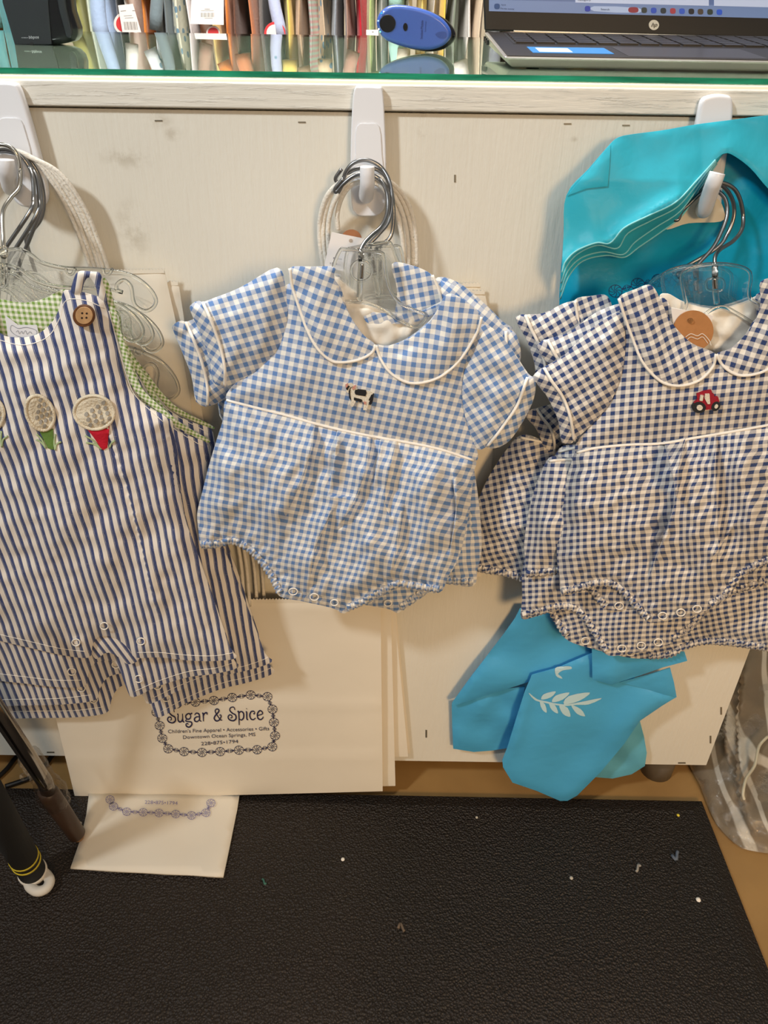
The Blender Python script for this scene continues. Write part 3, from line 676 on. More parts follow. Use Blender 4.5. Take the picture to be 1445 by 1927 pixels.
emb = stitched('cow_embroidery', 'efe7d6', [[(270, 210), (400, 200), (460, 300), (560, 380), (600, 430), (880, 450), (1000, 470), (1120, 540), (1060, 640), (1020, 760), (960, 900), (900, 1130), (780, 1110), (810, 900), (740, 760), (500, 690), (530, 830), (430, 1010), (330, 960), (380, 780), (340, 560), (200, 500)]], zcow, bsurf, rb)
stitched('black_patches', '17161a', [[(510, 440), (600, 420), (880, 450), (900, 540), (860, 650), (520, 590), (490, 510)], [(470, 690), (740, 760), (735, 860), (470, 780)], [(250, 290), (330, 300), (250, 450), (200, 400)], [(430, 310), (350, 380), (340, 600), (370, 800), (310, 700), (290, 480), (340, 360)], [(1060, 600), (1150, 570), (1120, 780), (1080, 900), (1010, 950), (990, 890), (1060, 800), (960, 790)]], zcow, bsurf, emb, .0018)
stitched('pink_details', 'd99a8c', [[(180, 260), (260, 220), (270, 300), (190, 370)], [(440, 320), (540, 280), (500, 400), (400, 420)], [(800, 830), (890, 840), (870, 940), (800, 900)]], zcow, bsurf, emb, .002)
emb = stitched('tractor_embroidery', 'a8102c', [[(370, 280), (620, 200), (880, 165), (910, 280), (970, 300), (980, 400), (1110, 400), (1150, 560), (960, 800), (700, 840), (450, 700), (280, 600), (400, 480)]], ztr, nbs, rn)
stitched('tyre', '1f2226', [[(460+235*math.cos(a), 760+190*math.sin(a)) for a in np.linspace(0, 6.28, 18)[:-1]]], ztr, nbs, emb, .0018)
stitched('tyre', '1f2226', [[(1030+145*math.cos(a)+40*math.sin(a)*-1, 720+160*math.sin(a)) for a in np.linspace(0, 6.28, 18)[:-1]]], ztr, nbs, emb, .0018)
stitched('white_details', 'efe6d4', [[(480+105*math.cos(a), 765+95*math.sin(a)) for a in np.linspace(0, 6.28, 12)[:-1]], [(1045+60*math.cos(a)-20*math.sin(a), 722+75*math.sin(a)) for a in np.linspace(0, 6.28, 12)[:-1]], [(510, 340), (615, 345), (580, 540), (480, 530)], [(670, 300), (815, 295), (835, 640), (750, 640), (650, 450)]], ztr, nbs, emb, .0024)
# ============================================================ striped shortalls
M_st = stripes('blue_white_stripe', '3c4874', 'e4dcd2'); M_gg = gingham('green_gingham', '7da048', 'eeeede')
FRONT = [(0, 627), (22, 635), (50, 635), (76, 626), (101, 602), (112, 577), (119, 549), (128, 547), (148, 549), (169, 554), (190, 561), (201, 567), (208, 600), (216, 631), (230, 696), (248, 739), (281, 768), (313, 786), (318, 812), (324, 840), (342, 958), (374, 1049), (411, 1154), (433, 1218), (445, 1238), (404, 1244), (355, 1243), (299, 1237), (256, 1238), (243, 1222), (224, 1205), (202, 1197), (183, 1200), (173, 1218), (166, 1238), (112, 1232), (56, 1219), (0, 1206), (-90, 1180), (-190, 1140), (-210, 1000), (-190, 880), (-170, 780), (-120, 740), (-90, 680), (-75, 560), (-40, 556), (-30, 590)]
SC = [([(250, 760), (300, 900), (345, 1050), (390, 1180)], .005, 30, 'ridge'), ([(120, 850), (160, 980), (190, 1120)], .006, 38, 'ridge'), ([(20, 700), (70, 900), (120, 1120)], .006, 40, 'ridge'), ([(200, 800), (250, 960), (300, 1180)], .005, 28, 'flip'), ([(312, 800), (335, 930), (350, 980)], .004, 8, 'knife'), ([(166, 1190), (140, 1130), (120, 1050)], .004, 18, 'ridge')]
def shortall(T, Y, label, full, step, seed):
    q = lambda p: [tuple(x) for x in T(np.asarray(p, float))]
    e = empty('striped_shortall', V(P(*np.array(q([(160, 800)]))[0], Y)), label, 'shortall', 'striped shortalls on the left hook')
    cre = [crease(q(p), a, w, k) for p, a, w, k in SC]
    body, bs = patch('body', q(FRONT), Y, M_st, e, step=step, bulge=.012, edge=36, folds=summ(lambda px, py: .0019*wob(px, py, 120, seed)+.0007*wob(px, py, 45, seed+1), *cre), rot=.03, per=.0086, warp=.3, n=3)
    # lining edge seen along the armhole
    arm = [(203, 572), (210, 606), (222, 640), (236, 695), (252, 733), (283, 763), (314, 786)]
    outer = [(321, 783), (292, 757), (266, 730), (248, 694), (234, 646), (222, 606), (208, 545), (198, 524), (192, 530), (194, 560)]
    patch('armhole_facing', q(arm+outer), Y+.002, M_gg, e, step=6, bulge=.002, edge=5, back=.001, rot=-.3, per=.0035, n=3)
    if full: patch('leg_lining', q([(166, 1212), (176, 1196), (202, 1185), (226, 1195), (246, 1212), (262, 1240), (240, 1250), (222, 1236), (200, 1228), (180, 1240)]), Y+.006, M_st, e, step=6, bulge=.003, edge=8, rot=.35, per=.0086)
    # straps
    if full: patch('strap', q([(134, 550), (139, 524), (148, 511), (168, 511), (187, 514), (193, 530), (201, 566), (186, 560), (180, 540), (171, 524), (163, 524), (157, 536), (152, 551)]), Y-.004, M_st, e, step=4, bulge=.003, edge=6, back=.0015, rot=-.35, per=.0092)
    th = [[(205, 585), (222, 650), (238, 706), (256, 746), (308, 795)], [(258, 1228), (300, 1228), (355, 1233), (404, 1234), (440, 1228)], [(0, 1194), (56, 1207), (112, 1220), (160, 1226)], [(0, 640), (30, 648), (60, 647), (92, 632), (112, 600), (124, 566), (160, 565), (196, 580)]]
    for t in th[:4 if full else 3]:
        tube('topstitching', pxline(q(t), lambda a, b: bs(a, b)-.0001, 8), .00035, M_pip, e, 5)
    for x, y in [(196, 1178), (143, 1209), (265, 1207)]:
        cx, cy = q([(x, y)])[0]; a = np.linspace(0, 6.283, 17)[:-1]; lx, ly = cx+7.5*np.cos(a), cy+6.5*np.sin(a)
        tube('snap_ring', P(lx, ly, float(bs(lx, ly).min())-.0008), .0007, M_pip, e, 6, True)
    return e, bs
s1, sb = shortall(idt, YF-.006, 'blue and white striped shortall with golf ball motifs, frontmost on the left hook', True, 4.8, 21)
for (dst, Yd, lb, sd) in [([(448, 1256), (158, 1292), (322, 792)], YF+.014, 'striped shortall second from the front, hem just below the golf ball shortall', 23),
                      ([(511, 1246), (178, 1318), (386, 832)], YM+.0, 'striped shortall third from the front, with its side reaching toward the middle rompers', 25),
                      ([(516, 1266), (200, 1342), (395, 806)], YK+.0, 'rearmost striped shortall, its hem lowest over the printed paper bag', 27)]:
    lo = affine([(445, 1238), (166, 1238), (313, 786)], dst); ax_, ay_ = dst[2]
    hi = affine([(201, 566), (313, 786), (119, 549)], [(214+(ax_-313)*.14, 600+(ax_-313)*.6), (ax_, ay_), (140, 600+(ax_-313)*.5)])
    def TT(p, lo=lo, hi=hi):
        p = np.array(p, float); p[:, 1] += np.where((p[:, 1] > 1190) & (p[:, 0] > 235), 30*np.exp(-((p[:, 0]-258)/55.)**2), 0); t = np.clip((p[:, 1:2]-740)/160, 0, 1); t = t*t*(3-2*t); return lo(p)*t+hi(p)*(1-t)
    shortall(TT, Yd, lb, False, 8, sd)
# back neck lining and label
patch('neck_lining', [(-40, 560), (0, 563), (40, 570), (80, 563), (122, 545), (130, 570), (112, 615), (80, 645), (40, 650), (-20, 640), (-60, 600)], YF+.006, M_gg, s1, step=6, bulge=.002, edge=12, back=.001, rot=-.06, per=.0046)
lab = slab('size_label', [(10, 594), (34, 612), (69, 612), (76, 642), (16, 646)], YF+.001, .0006, plain('label_white', 'e6e6ea', .7), s1)
Lc = cat([(22, 612), (34, 618), (50, 616), (68, 622), (66, 632), (50, 636), (32, 632), (20, 622)], 4, True)
pr = [ribbon(np.vstack([Lc, Lc[:1]]), .8, YF+.001), ribbon(cat([(30, 625), (34, 622), (36, 628), (41, 623), (43, 628), (48, 622), (51, 629), (56, 624), (60, 628)], 4), .8, YF+.001)]
mesh('printed_mark', *merge(pr), plain('grey_ink', '7b8592', .7), lab)
# button
M_wood = plain('button_wood', 'c49a6c', .5, var=.2, vs=200); M_wdark = plain('button_rim', '6d4526', .5, var=.3, vs=300)
cx, cy = 157, 595; a = np.linspace(0, 6.283, 29)[:-1]; by = float(sb(np.array([cx]), np.array([cy]))[0])-.003
bt = slab('button', np.stack([cx+21*np.cos(a), cy+21*np.sin(a)], 1), by-.001, .0028, M_wdark, s1, .0007)
slab('button_face', np.stack([cx+1+16.5*np.cos(a), cy-1+16.5*np.sin(a)], 1), by-.0018, .001, M_wood, bt, .0004)
for dx, dy in ((-3.5, -4.5), (5, -4), (-4, 4.5), (4.5, 4)):
    slab('button_hole', np.stack([cx+1+dx+2*np.cos(a[::3]), cy-1+dy+2*np.sin(a[::3])], 1), by-.0020, .0004, plain('hole_dark', '2c1c10', .8), bt)
# golf ball motifs
def golf(cx, cy, rx, ry, tilt, tee, teepts, blades):
    a = np.linspace(0, 6.283, 41)[:-1]; X, Z_ = rx*np.cos(a), ry*np.sin(a); c, s = math.cos(tilt), math.sin(tilt)
    ol = np.stack([cx+X*c-Z_*s, cy+X*s+Z_*c], 1)
    b, bsf = patch('golf_ball_applique', ol, lambda px, py: sb(px, py)-.0012, plain('knit_cream', 'e2d6be', .9, var=.18, vs=500, bump=1, bs=480, bd=.0015), s1, step=3, bulge=.0022, edge=4, back=.001, raw=True)
    rim = P(ol[:, 0], ol[:, 1], sb(ol[:, 0], ol[:, 1])-.0018)
    tube('rope_edge', rim, .0016, plain('rope_cream', 'e0d4bc', .9, bump=.9, bs=700, bd=.001), b, 7, True)
    parts = []
    for i in range(4):
        for j in range(4-(i > 2)):
            u_, v_ = .78-.27*j-.02*i, -.42+.32*i+.22*j-.0*j
            u_, v_ = .30+.22*i*.6-.26*j+.1, -.62+.30*i+.34*j*.8
            if u_*u_+v_*v_ > .72: continue
            X, Z_ = rx*u_, ry*v_; q = (cx+X*c-Z_*s, cy+X*s+Z_*c); k = a[::5]; r_ = 3.9
            o2 = np.stack([q[0]+r_*np.cos(k)*min(1, rx/ry+.1), q[1]+r_*np.sin(k)], 1)
            v = P(o2[:, 0], o2[:, 1], bsf(o2[:, 0], o2[:, 1])-.0012); v2 = v.copy(); v2[:, 1] += .0015; n = len(v)
            parts.append((np.vstack([v, v2]), [tuple(range(n))]+[(m, n+m, n+(m+1) % n, (m+1) % n) for m in range(n)]))
    mesh('grey_dimples', *merge(parts), plain('dimple_grey', '9c968c', .8), b)
    patch('tee_applique', teepts, lambda px, py: sb(px, py)-.0010, plain('felt_'+tee, tee, .9, bump=.6, bs=600, bd=.0008), s1, step=3, bulge=.0008, edge=3, back=.001, raw=True)
    parts = [tubegeo(P(np.array(cat(bl, 4))[:, 0], np.array(cat(bl, 4))[:, 1], sb(np.array(cat(bl, 4))[:, 0], np.array(cat(bl, 4))[:, 1])-.0008), .00085, 6) for bl in blades]
    mesh('grass_embroidery', *merge(parts), plain('thread_sage', 'a9b98c', .8), s1, True)
zg = lambda p: [(x/6.02, 720+y/6.02) for x, y in p]
golf(177, 776, 37.5, 31.5, .12, 'c1102c', zg([(980, 520), (1110, 545), (1240, 490), (1225, 640), (1215, 740), (1170, 765), (1140, 740), (1060, 620)]), [zg([(965, 600), (1060, 660), (1140, 750)]), zg([(975, 680), (1070, 700), (1150, 755)]), zg([(1300, 655), (1260, 690), (1240, 735)])])
golf(75, 777, 25, 34, -.42, '5c7a34', zg([(430, 515), (520, 540), (600, 525), (605, 640), (605, 760), (540, 745), (480, 620)]), [zg([(415, 585), (470, 640), (520, 740)]), zg([(410, 645), (470, 680), (520, 745)]), zg([(625, 585), (615, 680), (625, 765)]), zg([(690, 670), (640, 700), (625, 765)])])
golf(-22, 779, 29, 33, .0, '5c7a34', zg([(-190, 520), (-110, 540), (-60, 520), (-90, 760), (-140, 740)]), [zg([(15, 550), (10, 650), (20, 730)]), zg([(85, 605), (35, 650), (20, 730)])])
# ============================================================ hangers
HG = 'clear hangers on the middle hook'
W1 = [(610, 1060), (600, 985), (618, 925), (660, 880), (715, 830), (748, 750), (748, 650), (715, 575), (655, 538), (570, 540), (505, 585), (460, 635), (455, 615), (500, 560)]
W2 = [(640, 1000), (650, 925), (700, 875), (752, 810), (772, 730), (772, 630), (748, 545), (700, 485), (630, 455), (560, 470), (515, 520), (490, 600), (470, 640)]
W3 = [(690, 1000), (700, 940), (755, 905), (778, 850), (785, 740), (770, 620), (735, 545), (680, 505), (600, 500), (540, 520), (480, 580), (455, 560), (490, 505)]
top_hanger(z6, YF+.005, W1, zc, -.034, 'frontmost clear hanger in the neck of the cow romper', HG)
top_hanger(shift(20, -11, z6, rot=-.25, about=(680, 500)), YM+.004, W2, zc, -.030, 'clear hanger just behind the front one, top plate showing to its upper right', HG)
top_hanger(shift(34, -8, z6, rot=-.1, about=(680, 500)), YK+.004, W3, zc, -.026, 'rearmost clear hanger of the middle hook', HG)
HR = 'clear hangers on the right hook'
R1 = [(1148, 1060), (1145, 975), (1150, 930), (1180, 890), (1255, 840), (1303, 765), (1298, 650), (1262, 560), (1195, 520), (1120, 520), (1075, 560)]
R2 = [(985, 1000), (1030, 940), (1130, 890), (1180, 800), (1215, 700), (1205, 610), (1150, 560), (1080, 570), (1000, 640), (960, 680), (940, 725), (905, 722)]
R3 = [(1065, 990), (1078, 930), (1150, 890), (1215, 810), (1255, 700), (1240, 600), (1180, 530), (1110, 525), (1060, 570)]
top_hanger(zr, YF+.005, R1, zr, -.036, 'frontmost clear hanger in the neck of the tractor romper', HR, 'plate')
top_hanger(shift(-36, 3, zr), YM+.004, R2, zr, -.029, 'clear hanger left of and behind the tractor romper hanger', HR, 'plate')
top_hanger(shift(-54, 8, zr, rot=-.2, about=(1345, 560)), YK+.004, R3, zr, -.025, 'rearmost clear hanger at the right, half sunk behind the navy collars', HR, 'plate')
ARM_T = [(-300, 30), (-120, 0), (0, -20), (100, -30), (165, 0), (220, 40), (340, 68), (470, 73), (600, 85), (700, 112), (780, 172), (815, 232), (800, 275), (760, 292), (715, 270), (695, 230), (685, 165), (650, 132), (615, 150), (612, 180), (640, 195)]
ARM_B = [(640, 195), (560, 178), (420, 172), (300, 165), (180, 130), (100, 72), (0, 45), (-120, 50), (-300, 90)]
def curl_hanger(conv, Y, wire, wY, label, mat, rotw=0):
    e = empty('clothes_hanger', V(P(*np.array(conv([(0, 0)]))[0], Y)), label, 'hanger', 'clear hangers on the left hook')
    ol = cat(conv(ARM_T+ARM_B[1:]), 5, True); w = P(ol[:, 0], ol[:, 1], Y)
    tube('hanger_rim', w, .0016, M_clear, e, 7, True)
    web = conv([(-300, 34), (0, -15), (100, -25), (220, 45), (340, 75), (470, 80), (600, 92), (700, 120), (775, 180), (805, 235), (790, 268), (760, 280), (722, 262), (705, 228), (695, 160), (655, 122), (610, 142), (600, 180), (420, 164), (300, 155), (180, 120), (100, 62), (0, 36), (-300, 80)])
    slab('web_plate', web, Y-.0005, .001, M_web, e, n=2)
    tube('centre_post', pxline(conv([(20, -40), (18, 60), (15, 160)]), Y-.001), .0032, M_clear, e, 10)
    for x in (345, 540): tube('strap_notch', pxline(conv([(x, 68), (x+6, 95), (x+30, 100), (x+50, 70)]), Y-.001), .0011, M_clear, e, 6)
    c = cat([tuple(map(float, t)) for t in conv([(19, 10), (18, -60)])]+zh(wire[2:] if rotw < .2 else wire[:]), 7); t = np.clip(np.linspace(0, 1.8, len(c)), 0, 1); Ys = (Y-.002)*(1-t)+wY*t
    tube('wire_hook', P(c[:, 0], c[:, 1], Ys), .0017, mat, e, 10); return e
LW = [[(20, 1000), (12, 850), (15, 785), (60, 700), (108, 640), (115, 540), (95, 450), (45, 405), (-20, 400), (-60, 440)],
      [(60, 900), (100, 835), (165, 785), (190, 700), (182, 570), (135, 480), (70, 435), (0, 428), (-60, 460)],
      [(150, 950), (180, 890), (230, 820), (248, 720), (228, 590), (170, 490), (90, 440), (0, 420), (-50, 450)],
      [(110, 930), (150, 860), (205, 800), (222, 700), (205, 580), (150, 490), (80, 440), (0, 430), (-60, 470)],
      [(130, 940), (165, 870), (215, 810), (235, 710), (215, 590), (160, 495), (90, 448), (0, 436), (-60, 474)]]
curl_hanger(z1, YF-.003, LW[0], -.040, 'frontmost clear hanger at the left, curled arm tip above the golf ball shortall strap', M_wire2)
curl_hanger(shift(-20, 42, z1, rot=.06, about=(20, 500)), YF+.010, LW[1], -.034, 'second clear hanger from the front at the left, curl just below the first', M_wire)
curl_hanger(shift(2, 38, z1, rot=.10, about=(20, 500)), YM-.004, LW[3], -.030, 'third clear hanger at the left, curl nested right of the second', M_wire)
curl_hanger(shift(24, 42, z1, rot=.14, about=(20, 500)), YM+.010, LW[4], -.027, 'fourth clear hanger at the left, its curl low beside the green armhole edge', M_wire)
curl_hanger(shift(66, 108, z1, rot=.24, about=(20, 500)), YK+.004, LW[2], -.024, 'lowest clear hanger at the left, large curl over the hidden shortalls', M_wire, .3)
# ============================================================ lettering helpers
def textfit(s, p0, p1, hpx, Y, off=.0005, slant=0.0):
    """one line from p0 to p1 (baseline, px), capital height hpx"""
    v, f = [], []
    c = bpy.data.curves.new('t', 'FONT'); c.body = s; c.resolution_u = 3
    o = bpy.data.objects.new('t', c); COL.objects.link(o); dg = bpy.context.evaluated_depsgraph_get(); dg.update()
    me = o.evaluated_get(dg).to_mesh(); v = np.array([x.co[:2] for x in me.vertices]); f = [tuple(p.vertices) for p in me.polygons]
    bpy.data.objects.remove(o); bpy.data.curves.remove(c)
    p0 = np.array(p0, float); p1 = np.array(p1, float); w = v[:, 0].max()-v[:, 0].min(); ax = (p1-p0)/w; k = hpx/.70
    nrm = np.array([ax[1], -ax[0]]); nrm = nrm/np.linalg.norm(nrm)*k
    if nrm[1] > 0: nrm = -nrm
    q = p0+(v[:, :1]-v[:, 0].min())*ax+v[:, 1:]*(nrm+slant*ax)
    wv = P(q[:, 0], q[:, 1], asf(Y)(q[:, 0], q[:, 1])-off)
    return [tuple(x) for x in wv], f
GL = {'S': (.62, [[(.5, .78), (.42, 1.0), (.2, .98), (.12, .78), (.3, .55), (.52, .4), (.55, .12), (.35, -.03), (.08, .05), (-.02, .25), (.08, .42), (.24, .38), (.26, .22), (.14, .18)]]),
      'u': (.52, [[(0, .62), (.08, .58), (.06, .2), (.16, .02), (.32, .08), (.4, .3), (.4, .64)], [(.4, .3), (.42, .05), (.52, 0)]]),
      'g': (.56, [[(.42, .58), (.25, .64), (.06, .5), (.06, .3), (.2, .2), (.36, .28), (.4, .48), (.3, .62)], [(.42, .58), (.52, .68)], [(.1, .22), (.02, .08), (.2, .02), (.42, -.02), (.46, -.22), (.28, -.4), (.08, -.34), (.04, -.18), (.14, -.12), (.22, -.2)]]),
      'a': (.54, [[(.06, .5), (.18, .64), (.36, .6), (.42, .4), (.42, .1), (.54, 0)], [(.42, .36), (.2, .36), (.04, .22), (.08, .04), (.24, .0), (.42, .16)]]),
      'r': (.42, [[(0, .62), (.08, .58), (.08, 0)], [(.08, .4), (.2, .62), (.36, .64), (.36, .5)]]),
      '&': (.62, [[(.6, .05), (.45, .1), (.12, .68), (.2, .9), (.36, .86), (.36, .7), (.1, .4), (.02, .18), (.16, .0), (.38, .06), (.52, .3), (.5, .45), (.4, .42)]]),
      'p': (.52, [[(-.02, .64), (.08, .6), (.08, -.38)], [(.08, .5), (.24, .66), (.42, .52), (.42, .18), (.26, .0), (.1, .1)]]),
      'i': (.2, [[(0, .62), (.07, .58), (.07, .08), (.16, 0)], [(.06, .84), (.09, .87)]]),
      'c': (.48, [[(.4, .5), (.32, .64), (.12, .6), (.02, .34), (.1, .06), (.28, .0), (.44, .12)], [(.4, .5), (.34, .44), (.3, .5)]]),
      'e': (.5, [[(.06, .3), (.4, .42), (.36, .6), (.2, .66), (.04, .44), (.06, .1), (.24, -.02), (.4, .08), (.46, .2)]]), ' ': (.3, [])}
def curly(s, p0, p1, hpx, w, Y):
    tot = sum(GL[ch][0]+.07 for ch in s); p0 = np.array(p0, float); p1 = np.array(p1, float); ax = (p1-p0)/tot; n = np.array([ax[1], -ax[0]])/np.linalg.norm(ax)*hpx
    if n[1] > 0: n = -n
    x = 0; parts = []
    for ch in s:
        for st in GL[ch][1]:
            q = cat([tuple(p0+(x+a)*ax+b*n) for a, b in st], 7); t = np.linspace(0, 1, len(q))
            parts.append(ribbon(q, w*(.75+.5*np.sin(t*math.pi)), Y))
        x += GL[ch][0]+.07
    return merge(parts)
def candies(cs, r, Y, w=.9, closed=False):
    parts = []
    for k, (cx, cy) in enumerate(cs):
        a = np.linspace(0, 2*math.pi, 25); parts.append(ribbon(np.stack([cx+r*np.cos(a), cy+r*.92*np.sin(a)], 1), w, Y))
        for j in range(8):
            t = np.linspace(.12, 1, 6); an = j*math.pi/4+t*.9
            parts.append(ribbon(np.stack([cx+r*t*np.cos(an), cy+r*.92*t*np.sin(an)], 1), w*.9, Y))
        if k+1 < len(cs):
            nx, ny = cs[k+1]; d = np.array([nx-cx, ny-cy], float); L = np.linalg.norm(d)
            if L > r*6: continue
            d /= L; nn = np.array([-d[1], d[0]]); gap = L-2*r; c0 = np.array([cx, cy])
            for s0, s1 in ((r, r+gap*.45), (L-r, L-r-gap*.45)):
                A_ = c0+d*s0; B_ = c0+d*s1+nn*r*.42; C_ = c0+d*s1-nn*r*.42
                parts.append(ribbon(np.array([A_, B_, (B_+C_)/2-d*(.15*(s1-s0)), C_, A_]), w, Y))
                parts.append(ribbon(np.array([A_, (B_+C_)/2]), w*1.6, Y))
    return merge(parts)
# ============================================================ white paper bags
M_paper = plain('white_kraft_paper', 'e9e0cf', .75, var=.04, vs=8, bump=.25, bs=18, bd=.003); M_cord = plain('paper_cord', 'e6dfd2', .8, bump=.7, bs=420, bd=.0015)
M_ink = plain('navy_ink', '231f45', .6); M_inkp = plain('faded_purple_ink', '7d78ab', .7)
def zq(p): return [(290+x/5.78, 1280+y/5.78) for x, y in p]
BAGS = []
def paperbag(label, outline, Y, cords, group, folds=None, lip=None):
    e = empty('paper_bag', V(P(*np.mean(outline, 0), asf(Y)(0, 0))), label, 'paper bag', group)
    _, e_s = patch('bag_body', np.array(outline, float), Y, M_paper, e, step=12, bulge=.0010, edge=6, back=.0008, folds=folds, raw=True); BAGS.append(e_s)
    for c in cords:
        pts, ys = c; q = cat(pts, 9); yy = np.interp(np.linspace(0, 1, len(q)), np.linspace(0, 1, len(ys)), ys)
        tube('cord_handle', P(q[:, 0], q[:, 1], yy), .0021, M_cord, e, 8)
    if lip: # pinked top edge
        (xa, ya), (xb, yb) = lip; n = int(abs(xb-xa)/3); t = np.linspace(0, 1, n); zz = np.where(np.arange(n) % 2, -1.6, 1.0)
        o = [(xa+(xb-xa)*a, ya+(yb-ya)*a+z-2) for a, z in zip(t, zz)]+[(xb, yb+5), (xa, ya+5)]
        slab('pinked_edge', o, asf(Y)(0, 0)-.0016, .0008, M_paper, e)
    return e
def fold_lines(px, py):
    l1 = 1423-(px-90)*.0125; l2 = 1330-(px-90)*.006
    return .0018*np.exp(-np.abs(py-l1)/14)*(.3+.7*np.tanh((py-l1)/7))+.0012*np.exp(-((py-l2)/8)**2)*(px > 400)+.0014*wob(px, py, 260, 33)
GB = 'large white paper bags stacked at the lower left'
hc = lambda dx, y: ([(470+dx, 1140), (462+dx, 1050), (440+dx, 950), (400+dx, 880)], [y, y, y-.002, y-.004])
paperbag('large white paper bag at the back of the stack, only its lower right edge showing', [(96, 1140), (744, 1140), (772, 1418), (175, 1424)], -.0035, [], GB)
paperbag('large white paper bag third in the stack, edge right of the second bag', [(92, 1137), (741, 1137), (768, 1424), (170, 1430)], -.009, [hc(28, -.011)], GB)
paperbag('large white paper bag directly behind the printed one, shorter than it at right', [(84, 1134), (735, 1134), (744, 1479), (160, 1492)], -.0165, [hc(14, -.0185)], GB, lip=((90, 1134), (735, 1134)))
bagY = -.026
pb = paperbag('large white paper bag with dark candy border and Sugar & Spice print, in front', [(68, 1130), (716, 1130), (720, 1489), (142, 1504), (95, 1310)], bagY, [hc(0, -.028), hc(-10, -.028)], GB, folds=fold_lines, lip=((75, 1130), (716, 1130)))
By = lambda px, py: BAGS[-1](px, py)-.0006
mesh('printed_name', *curly('Sugar & Spice', *zq([(150, 462), (1205, 425)]), 24.5, 2.1, By), M_ink, pb)
mesh('printed_address', *merge([textfit("Children's Fine Apparel • Accessories • Gifts", *zq([(152, 578), (1252, 545)]), 6.6, By), textfit('Downtown Ocean Springs, MS', *zq([(315, 640), (1102, 608)]), 6.4, By), textfit('228•875•1794', *zq([(512, 710), (915, 684)]), 6.4, By)]), M_ink, pb)
mesh('candy_border', *candies(zq([(250, 258), (450, 240), (650, 222), (850, 190), (1050, 162), (1232, 180), (1287, 317), (1302, 460), (1315, 605), (1285, 725), (1120, 757), (922, 762), (718, 778), (520, 787), (325, 778), (153, 747), (88, 633), (60, 495), (25, 350)]), 8.7, By, .95), M_ink, pb)
# the bag that slid down onto the mat
low = zp([(175, 790), (744, 790), (735, 850), (712, 960), (682, 1103), (400, 1088), (105, 1071), (140, 970), (165, 870)])
lowY = lambda px, py: PZ(px, py, .0175)[..., 1]
lb_ = empty('paper_bag', V(PZ(290, 1600, .016)), 'smaller white paper bag with purple candy border, fallen onto the black mat', 'paper bag')
def flatbag(name, outline, z, th, mat, parent):
    v, tr, cb = triang(np.array(outline, float), 14)
    w = PZ(v[:, 0], v[:, 1], z); d = np.exp(-segd(v[:, 0], v[:, 1], cb)[0]/12); w = PZ(v[:, 0], v[:, 1], z+.0015*(1-d)+.0012*wob(v[:, 0], v[:, 1], 160, 3))
    b = w.copy(); b[:, 2] = z-th; N = len(v); fs = []
    for a, bb, c in tr:
        ar = (v[bb][0]-v[a][0])*(v[c][1]-v[a][1])-(v[bb][1]-v[a][1])*(v[c][0]-v[a][0])
        if ar > 0: a, bb = bb, a
        fs += [(a, bb, c), (N+bb, N+a, N+c)]
    from collections import Counter
    ec = Counter(frozenset((f[i], f[(i+1) % 3])) for f in fs[::2] for i in range(3)); 
    for f in fs[::2]:
        for i in range(3):
            if ec[frozenset((f[i], f[(i+1) % 3]))] == 1: fs.append((f[(i+1) % 3], f[i], N+f[i], N+f[(i+1) % 3]))
    return mesh(name, np.vstack([w, b]), fs, mat, parent, True)
flatbag('bag_body', low, .0185, .003, M_paper, lb_)
def PZm(f, z=.0225):   # re-project a mesh built at some distance onto the lying bag
    return f
_P = P
def P_low(px, py, Y): return PZ(px, py, .0228)
P = P_low
mesh('candy_border', *candies(zp([(255, 812), (268, 838), (318, 858), (380, 860), (440, 863), (503, 867), (562, 872), (617, 862), (636, 825)]), 8.0, 0, .9), M_inkp, lb_)
mesh('printed_address', *textfit('228•875•1794', *zp([(386, 828), (510, 832)]), 6.5, 0), M_inkp, lb_)
P = _P
# bags hanging on the left and middle hooks
def loop(p, yb, conv): return (conv(p), [yb, yb-.004, -.024, -.026, -.024, yb-.004, yb])
GA = 'white paper bags hanging from the left hook'
LC = lambda d: loop([(-260+d, 1100), (-200+d, 700), (-90, 470+d*.2), (20, 425), (170+d*.3, 470+d*.2), (330+d, 560+d*.3), (470+d, 760), (560+d, 980), (610+d, 1130)], -.012, zh)
for i, (d, ol, lb) in enumerate([(0, [(322, 532), (336, 532), (352, 640), (398, 860), (420, 1100), (20, 1100), (20, 532)], 'white paper bag at the left, rear one with top edge lower at right'), (-34, [(-60, 512), (309, 509), (331, 606), (360, 760), (385, 1100), (-60, 1100)], 'white paper bag at the left, front one with pinked top edge'),]):
    paperbag(lb, ol, -.0095-.005*i, [LC(d), LC(d-28), LC(d-52)] if i else [LC(10), LC(-14)], GA, lip=((200, 511), (309, 509)) if i else ((316, 532), (335, 532)), folds=lambda px, py: .0012*wob(px, py, 200, 41))
GC = 'white paper bags hanging from the middle hook'
def CC(p, yb=-.014): return (zc(p), [yb, yb-.002, -.026, -.03, -.026, yb-.002, yb])
paperbag('white paper bag behind the light blue rompers, upper one of two corners at the right', [(600, 533), (903, 535), (925, 680), (905, 1085), (610, 1085)], -.0095, [CC([(385, 1060), (365, 900), (372, 760), (420, 640), (520, 560), (640, 540), (770, 585), (860, 690), (905, 850), (915, 1060)]), CC([(405, 1060), (385, 880), (400, 740), (450, 620), (560, 545), (640, 538), (760, 590), (840, 700), (885, 860), (895, 1060)])], GC, lip=((870, 535), (903, 535)))
